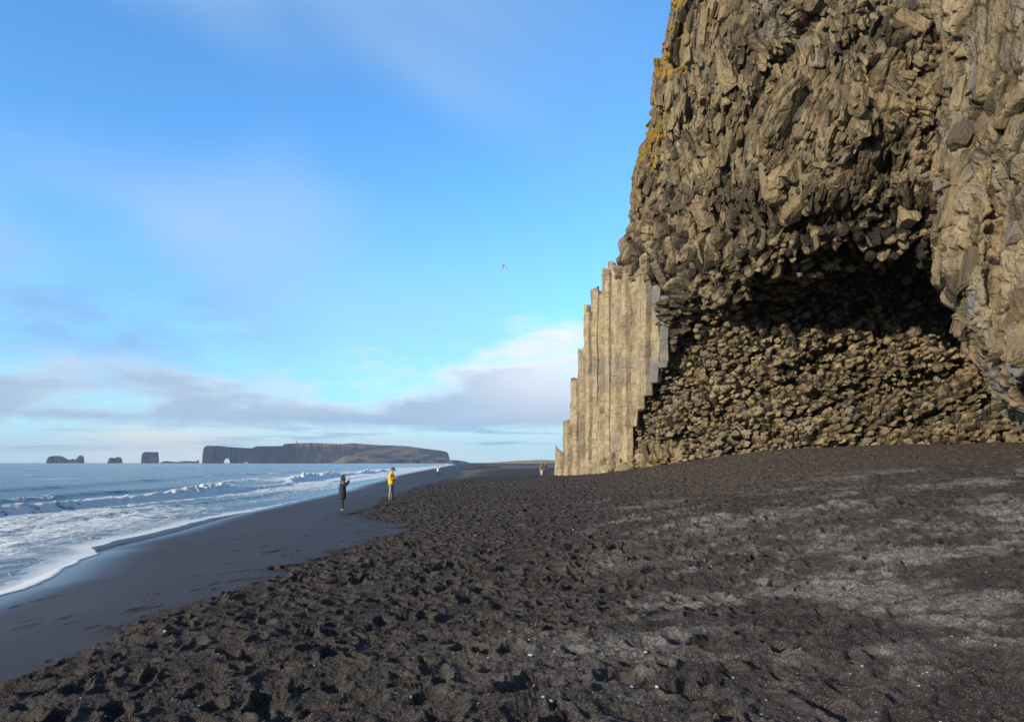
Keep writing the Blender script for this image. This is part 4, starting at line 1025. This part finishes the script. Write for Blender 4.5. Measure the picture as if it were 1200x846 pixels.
def person(loc, rz, label, height, mats, pose, group=None, coat_len=0.50, hood=False, cap=False, hair_len=0.0, phone=True, extra=None):
    """figure facing +X in its own frame; z of joints in fractions of 1.75 m"""
    root = empty('person', loc, rz); tag(root, label, 'person', group)
    k = height/1.75
    S = lambda p: Vector((p[0]*k, p[1]*k, p[2]*k))
    la, ra, ll, rl, head = pose['larm'], pose['rarm'], pose['lleg'], pose['rleg'], pose['head']
    # body, one skinned surface
    V = [S((0, 0, 0.95))]; Rr = [0.13*k]; E = []
    t = arm_chain(V, E, Rr, 0, [S((0, 0, 1.10)), S((0.0, 0, 1.24)), S((0.01, 0, 1.38)), S((0.03, 0, 1.50))], [0.10*k, 0.115*k, 0.10*k, 0.055*k])
    chest = 3
    hx, hz = head
    h = arm_chain(V, E, Rr, t, [S((hx-0.01, 0, hz-0.06)), S((hx, 0, hz)), S((hx-0.005, 0, hz+0.065))], [0.068*k, 0.086*k, 0.070*k])
    arm_chain(V, E, Rr, h-1, [S((hx+0.105, 0, hz-0.012))], [0.016*k])        # nose
    for s in (-1, 1):
        arm_chain(V, E, Rr, h-1, [S((hx-0.005, s*0.090, hz-0.005))], [0.018*k])  # ear
    hands = []
    for s, a in ((1, la), (-1, ra)):
        e = arm_chain(V, E, Rr, chest, [S((0, s*0.17, 1.38)), S(a[0]), S(((a[0][0]+a[1][0])/2, (a[0][1]+a[1][1])/2, (a[0][2]+a[1][2])/2)), S(a[1]), S(a[2])], [0.030*k, 0.030*k, 0.028*k, 0.024*k, 0.034*k])
        d = (Vector(a[2])-Vector(a[1])).normalized(); side = Vector((-d.z, 0, d.x)).normalized() if abs(d.y) < .9 else Vector((1, 0, 0))
        hands.append(S(a[2])+d*0.05*k)
        for q, ln in ((-1.5, 0.055), (-0.5, 0.068), (0.5, 0.063), (1.5, 0.05)):
            b0 = Vector(a[2])+side*q*0.018+d*0.03; b1 = b0+d*ln*0.6; b2 = b1+d*ln*0.35+Vector((0, -s*0.025, 0))
            arm_chain(V, E, Rr, e, [S(b0), S(b1), S(b2)], [0.010*k, 0.009*k, 0.008*k])
        b0 = Vector(a[2])+side*0.035+Vector((0, -s*0.01, 0)); arm_chain(V, E, Rr, e, [S(b0), S(b0+d*0.03+side*0.012)], [0.012*k, 0.010*k])
    for s, a in ((1, ll), (-1, rl)):
        arm_chain(V, E, Rr, 0, [S((0, s*0.09, 0.90)), S(a[0]), S(a[1]), S((a[1][0]+0.10, a[1][1], 0.03))], [0.075*k, 0.045*k, 0.032*k, 0.018*k])
    skin_mesh('body', V, E, Rr, MSKIN, root)
    # jacket
    bt = 0.95-coat_len*0.38; g = mats.get('bulk', 1.0)
    V = [S((0, 0, bt))]; Rr = [0.165*k*g]; E = []
    t = arm_chain(V, E, Rr, 0, [S((0.0, 0, bt+(1.36-bt)*0.34)), S((0.0, 0, bt+(1.36-bt)*0.67)), S((0.01, 0, 1.36)), S((0.025, 0, 1.50))],
                  [0.178*k*g, 0.165*k*g, 0.155*k*g, 0.100*k])
    chest = t-1
    sl_ = []
    for s, a in ((1, la), (-1, ra)):
        V2 = [S((0.0, s*0.155, 1.39))]; E2 = []; R2 = [0.105*k*g]
        arm_chain(V2, E2, R2, 0, [S(a[0]), S(a[1])], [0.080*k*g, 0.062*k*g]); sl_.append(skin_mesh('sleeve', V2, E2, R2, mats['coat'], root))
    for s, a in ():
        arm_chain(V, E, Rr, chest, [S((0, s*0.20, 1.38)), S(a[0]), S(a[1])], [0.088*k, 0.078*k*g, 0.060*k*g])
    join_mesh(skin_mesh('jacket', V, E, Rr, mats['coat'], root, root=1), sl_)
    # trousers
    V = [S((0, 0, 1.02))]; Rr = [0.12*k]; E = []
    tw = mats.get('leg_width', 1.0)
    for s, a in ((1, ll), (-1, rl)):
        m1 = ((a[0][0]+a[1][0])/2, (a[0][1]+a[1][1])/2, (a[0][2]+a[1][2])/2+0.02)
        arm_chain(V, E, Rr, 0, [S((0, s*0.10, 0.80)), S(a[0]), S((a[1][0], a[1][1], a[1][2]))], [0.105*k*tw, 0.078*k*tw, 0.060*k*tw])
    skin_mesh('trousers', V, E, Rr, mats['legs'], root)
    for s, a in ((1, ll), (-1, rl)):
        ax, ay = a[1][0], a[1][1]
        V = [S((ax-0.045, ay, 0.055)), S((ax+0.06, ay, 0.05)), S((ax+0.15, ay, 0.038))]
        skin_mesh('shoe', V, [(0, 1), (1, 2)], [0.062*k, 0.052*k, 0.042*k], mats['shoe'], root, 1)
    hc = (hx*k, 0, hz*k)
    for s in (-1, 1): ball('eye', (hc[0]+0.080*k, s*0.032*k, hc[2]+0.012*k), (0.012*k,)*3, MEYE, root, 8)
    ball('hair', (hc[0]-0.022*k, 0, hc[2]+0.030*k-hair_len*0.25), (0.098*k, 0.094*k, 0.092*k+hair_len*0.4), mats['hair'], root)
    if cap:
        bm = bmesh.new(); bmesh.ops.create_uvsphere(bm, u_segments=16, v_segments=10, radius=0.108*k)
        for v in list(bm.verts):
            if v.co.z < -0.01: v.co.z = -0.01
        bmesh.ops.translate(bm, verts=bm.verts, vec=(hc[0]-0.005, 0, hc[2]+0.045*k))
        bmesh.ops.create_cone(bm, cap_ends=True, segments=14, radius1=0.075*k, radius2=0.07*k, depth=0.015, matrix=Matrix.Translation((hc[0]+0.09*k, 0, hc[2]+0.045*k)))
        bm_obj('cap', bm, mats['cap'], root, True)
    if hood:
        bm = bmesh.new(); bmesh.ops.create_uvsphere(bm, u_segments=18, v_segments=12, radius=1.0)
        bmesh.ops.delete(bm, geom=[f for f in bm.faces if f.calc_center_median().x > 0.55], context='FACES')
        for v in bm.verts: v.co = Vector((hc[0]-0.025*k+v.co.x*0.150*k, v.co.y*0.135*k, hc[2]-0.01*k+v.co.z*0.170*k))
        o = bm_obj('hood', bm, mats['coat'], root, True)
        md = o.modifiers.new('t', 'SOLIDIFY'); md.thickness = 0.02
        bm = bmesh.new(); tor = []
        for i in range(20):
            a_ = i*2*math.pi/20
            bmesh.ops.create_icosphere(bm, subdivisions=1, radius=0.024*k, matrix=Matrix.Translation((hc[0]+0.055*k, math.cos(a_)*0.112*k, hc[2]+0.01*k+math.sin(a_)*0.130*k)))
        bm_obj('hood_trim', bm, mats['trim'], root, True)
    return root, hands
def phone(root, p, label, tilt=0.0):
    o = None
    bm = bmesh.new(); bmesh.ops.create_cube(bm, size=1.0)
    for v in bm.verts: v.co = Vector((v.co.x*0.012, v.co.y*0.15, v.co.z*0.08))
    bmesh.ops.bevel(bm, geom=bm.edges[:], offset=0.004, segments=2, affect='EDGES')
    o = bm_obj('phone', bm, simple_mat('phone_case', (0.02, 0.02, 0.025), 0.35, 0.0), None)
    o.location = Matrix.Rotation(root.rotation_euler.z, 3, 'Z')@Vector(p)+Vector(root.location)
    o.rotation_euler = (0, tilt, root.rotation_euler.z)
    tag(o, label, 'phone')
def stand(px, py, d):
    p = unproj(px, py, d)
    z = ground(np.array([[p[0]]]), np.array([[p[1]]]))[0][0, 0]
    return (float(p[0]), float(p[1]), float(z)-0.01)
# nearest: dark parka with raised arms, photographing the sea
MC = dict(coat=simple_mat('navy_parka', (0.028, 0.030, 0.045), 0.85, 0.25), legs=simple_mat('dark_leggings', (0.012, 0.016, 0.03), 0.8), shoe=simple_mat('beige_boot', (0.22, 0.17, 0.13)),
          hair=simple_mat('brown_hair', (0.05, 0.03, 0.02)), trim=simple_mat('fur_trim', (0.30, 0.28, 0.27)), leg_width=0.78, bulk=1.12)
pose_up = dict(larm=[(0.20, 0.20, 1.28), (0.31, 0.09, 1.50), (0.30, 0.05, 1.57)], rarm=[(0.20, -0.20, 1.28), (0.31, -0.09, 1.50), (0.30, -0.05, 1.57)],
               lleg=[(0.03, 0.09, 0.50), (-0.02, 0.09, 0.10)], rleg=[(0.06, -0.08, 0.50), (0.02, -0.08, 0.10)], head=(0.06, 1.63))
p1, h1 = person(stand(400.5, 597.5, 35.0), R(12), 'person in dark hooded parka and leggings taking a photo with raised arms', 1.68, MC, pose_up, coat_len=1.0, hood=True, hair_len=0.05)
phone(p1, (0.34*0.96, 0, 1.64*0.96), 'dark phone held up by the person in the dark parka')
MY = dict(coat=simple_mat('yellow_jacket', (0.85, 0.52, 0.01), 0.6, 0.10), legs=simple_mat('grey_trousers', (0.27, 0.26, 0.27), 0.9, 0.15), shoe=simple_mat('brown_shoe', (0.13, 0.10, 0.08)),
          hair=simple_mat('short_hair', (0.06, 0.035, 0.02)), cap=simple_mat('maroon_cap', (0.10, 0.025, 0.02)))
pose_ph = dict(larm=[(0.02, 0.24, 1.14), (0.24, 0.10, 1.16), (0.31, 0.06, 1.18)], rarm=[(0.02, -0.24, 1.14), (0.24, -0.10, 1.16), (0.31, -0.06, 1.18)],
               lleg=[(0.04, 0.11, 0.50), (0.02, 0.12, 0.10)], rleg=[(0.02, -0.10, 0.50), (-0.05, -0.11, 0.10)], head=(0.08, 1.62))
p2, h2 = person(stand(458.0, 585.5, 41.0), R(-14), 'person in bright yellow jacket and grey trousers looking down at a phone', 1.80, MY, pose_ph, coat_len=0.30, cap=True)
phone(p2, (0.38, 0, 1.24), 'dark phone in the hands of the person in yellow', -0.6)
# far figures
MW = dict(coat=simple_mat('white_jacket', (0.75, 0.75, 0.75)), legs=simple_mat('dark_jeans', (0.03, 0.035, 0.05)), shoe=simple_mat('black_shoe', (0.02, 0.02, 0.02)), hair=simple_mat('dark_hair', (0.04, 0.03, 0.02)))
pose_v = dict(larm=[(0.02, 0.36, 1.62), (0.04, 0.50, 1.88), (0.04, 0.53, 1.96)], rarm=[(0.02, -0.36, 1.62), (0.04, -0.50, 1.88), (0.04, -0.53, 1.96)],
              lleg=[(0.02, 0.10, 0.50), (0, 0.10, 0.10)], rleg=[(0.02, -0.10, 0.50), (0, -0.10, 0.10)], head=(0.04, 1.62))
person(stand(513, 560, 119), R(-80), 'far small person in white jacket with both arms raised on the wet sand', 1.70, MW, pose_v, coat_len=0.35)
pose_w = dict(larm=[(-0.04, 0.22, 1.12), (0.05, 0.22, 0.92), (0.08, 0.21, 0.84)], rarm=[(0.04, -0.22, 1.12), (0.12, -0.20, 0.92), (0.15, -0.20, 0.84)],
              lleg=[(0.12, 0.09, 0.50), (0.16, 0.09, 0.10)], rleg=[(0.0, -0.09, 0.50), (-0.20, -0.09, 0.13)], head=(0.04, 1.62))
MB_ = dict(coat=simple_mat('brown_jacket', (0.16, 0.11, 0.075)), legs=simple_mat('cream_trousers', (0.62, 0.56, 0.50)), shoe=simple_mat('grey_shoe', (0.10, 0.10, 0.10)), hair=simple_mat('fair_hair', (0.20, 0.13, 0.06)))
MD_ = dict(coat=simple_mat('slate_coat', (0.07, 0.07, 0.08)), legs=simple_mat('black_trousers', (0.03, 0.03, 0.035)), shoe=MB_['shoe'], hair=MC['hair'])
person(stand(634.4, 557, 96), R(-95), 'far walker in brown jacket and cream trousers beside the cliff corner', 1.72, MB_, pose_w, 'pair of walkers near the cliff corner', coat_len=0.6)
person(stand(638.8, 556, 97.5), R(-88), 'far walker in a dark coat just right of the brown-jacketed one', 1.74, MD_, pose_w, 'pair of walkers near the cliff corner', coat_len=0.9)

# ------------------------------------------------------------------ seabirds
def gull(loc, rz, roll, span, label):
    root = empty('seabird', loc, rz); root.rotation_euler = (roll, 0.1, rz); tag(root, label, 'bird', 'gulls in the air')
    wm = simple_mat('gull_white', (0.78, 0.78, 0.78)); gm = simple_mat('gull_grey', (0.30, 0.32, 0.35)); ym = simple_mat('beak_yellow', (0.6, 0.4, 0.05))
    s = span/1.3
    skin_mesh('body', [Vector(v)*s for v in [(0, 0, 0), (0.12, 0, 0.01), (0.20, 0, 0.03), (0.255, 0, 0.03), (-0.14, 0, 0), (-0.26, 0, 0.01)]], [(0, 1), (1, 2), (2, 3), (0, 4), (4, 5)],
              [0.065*s, 0.055*s, 0.035*s, 0.030*s, 0.045*s, (0.045*s, 0.008*s)], wm, root, 2)
    for sg in (1, -1):
        bm = bmesh.new(); st = [(0.0, 0.10, -0.09, 0.0), (0.20, 0.11, -0.08, 0.08), (0.36, 0.08, -0.08, 0.10), (0.52, 0.01, -0.10, 0.06), (0.65, -0.09, -0.12, 0.0)]
        rows = [[bm.verts.new(Vector((f*s, sg*y*s, z*s+dz))) for f in (a, b_)] for (y, a, b_, z) in st for dz in (0.006, )]
        for r0, r1 in zip(rows, rows[1:]): bm.faces.new((r0[0], r1[0], r1[1], r0[1]))
        o = bm_obj('wing', bm, gm if sg > 0 else wm, root, True); md = o.modifiers.new('t', 'SOLIDIFY'); md.thickness = 0.014
    bm = bmesh.new(); bmesh.ops.create_cone(bm, cap_ends=True, segments=8, radius1=0.014*s, radius2=0.003*s, depth=0.06*s, matrix=Matrix.Translation((0.305*s, 0, 0.025*s))@Matrix.Rotation(R(90), 4, 'Y')); bm_obj('beak', bm, ym, root)
gull(tuple(unproj(590.5, 313.5, 62)), R(35), R(42), 1.35, 'white gull with spread wings in the blue sky left of the cliff')
gull(tuple(unproj(603, 461.5, 260)), R(160), R(20), 1.2, 'tiny distant gull low in front of the cloud bank')

# ------------------------------------------------------------------ pebbles
def pebble_verts(rs, r):
    bm = bmesh.new(); bmesh.ops.create_icosphere(bm, subdivisions=2, radius=1.0)
    n = rs.normal(0, 1, 3); V = []
    for v in bm.verts: V.append([v.co.x, v.co.y, v.co.z])
    F = [[v.index for v in f.verts] for f in bm.faces]; bm.free()
    V = np.array(V); V = V*(1+0.10*vnoise((V*1.3+n*9).astype(np.float32), 5)[:, None])*np.array([1, 0.6+0.3*rs.random(), 0.35+0.25*rs.random()])*r
    a = rs.random()*6.28; c, s = math.cos(a), math.sin(a)
    V = V@np.array([[c, s, 0], [-s, c, 0], [0, 0, 1]])
    return V, np.array(F)
def build_pebbles():
    rs = np.random.default_rng(3)
    wm = simple_mat('white_pebble_stone', (0.42, 0.41, 0.39), 0.7, 0.2, 30)
    spots = [(622, 771, 0.040, 'white pebble, largest on the churned sand at bottom centre'), (645, 831, 0.032, 'small upright white pebble near the bottom edge'), (637, 826, 0.022, None),
             (741, 733, 0.05, None), (757, 771, 0.032, None), (770, 809, 0.028, None), (672, 622, 0.045, 'lone white pebble at mid distance below the columns'),
             (706, 780, 0.03, None), (597, 748, 0.02, None), (740, 807, 0.035, 'elongated white pebble lying at the right of the pebble scatter'), (193, 749, 0.035, 'single white pebble near the edge of the wet sand')]
    for px, py, r, lab in spots:
        d = 8.0
        for _ in range(12):                    # walk along the line of sight to the ground
            p = unproj(px, py, d); zz = base_height(np.array([p[0]]), np.array([p[1]]))[0]; d *= (EYE-zz)/max(EYE-p[2], 0.05)
        p = unproj(px, py, d); zz = ground(np.array([[p[0]]]), np.array([[p[1]]]))[0][0, 0]
        r = r*0.72; V, F = pebble_verts(rs, r)
        o = np_mesh('pebble', V, np.zeros((0, 4), int), wm, tris=F); o.location = (p[0], p[1], zz+r*0.5)
        tag(o, lab or 'small pale pebble among the grey grit at bottom centre', 'pebble', 'pale pebbles on the black sand')
    # uncountable grit
    n = 9000
    r_ = 4.2+18*rs.random(n)**1.6; a_ = np.radians(-30+68*rs.random(n)); x = r_*np.sin(a_); y = r_*np.cos(a_)
    z, at = ground(x[None], y[None]); z = z[0]
    keep = rs.random(n) < (0.05+0.95*at['light'])*at['churned']
    x, y, z = x[keep], y[keep], z[keep]
    bm = bmesh.new(); bmesh.ops.create_icosphere(bm, subdivisions=1, radius=1.0)
    bv = np.array([v.co[:] for v in bm.verts]); bf = np.array([[v.index for v in f.verts] for f in bm.faces]); bm.free()
    m_ = len(x); sz = 0.005+0.011*rs.random(m_)**3
    VV = bv[None]*sz[:, None, None]*(0.6+0.7*rs.random((m_, 1, 3)))*np.array([1, 1, 0.6])
    VV = VV+np.stack([x, y, z+sz*0.2], 1)[:, None]
    FF = bf[None]+(np.arange(m_)*len(bv))[:, None, None]
    tone = np.repeat(rs.random(m_), len(bv))
    m, t, b = new_mat('grit_stone'); t.put(b.inputs['Base Color'], t.mix(t.attr('tone'), (0.07, 0.065, 0.06), (0.42, 0.40, 0.37))); b.inputs['Roughness'].default_value = 0.8
    o = np_mesh('grit', VV.reshape(-1, 3), np.zeros((0, 4), int), m, attrs=dict(tone=tone), tris=FF.reshape(-1, 3), smooth=False)
    tag(o, 'fine grey pebbles and grit scattered over the black sand', 'grit', kind='stuff')
build_pebbles()

# ------------------------------------------------------------------ haze
def build_haze():
    bm = bmesh.new(); bmesh.ops.create_cube(bm, size=1.0)
    x0, x1, y0, y1, z0, z1 = -9700, 9700, -9700, 9700, -60, 260
    for v in bm.verts: v.co = Vector(((x0+x1)/2+v.co.x*(x1-x0), (y0+y1)/2+v.co.y*(y1-y0), (z0+z1)/2+v.co.z*(z1-z0)))
    m = bpy.data.materials.new('haze_air'); m.use_nodes = True; t = NT(m.node_tree); t.n.clear()
    v = t.node('ShaderNodeVolumePrincipled'); v.inputs['Color'].default_value = (0.50, 0.70, 1.0, 1); v.inputs['Density'].default_value = 0.000075
    o = t.node('ShaderNodeOutputMaterial'); t.l.new(v.outputs[0], o.inputs['Volume'])
    ob = bm_obj('haze', bm, m); tag(ob, kind='stuff')
    ob.visible_shadow = True
HAZE = True
if HAZE: build_haze()
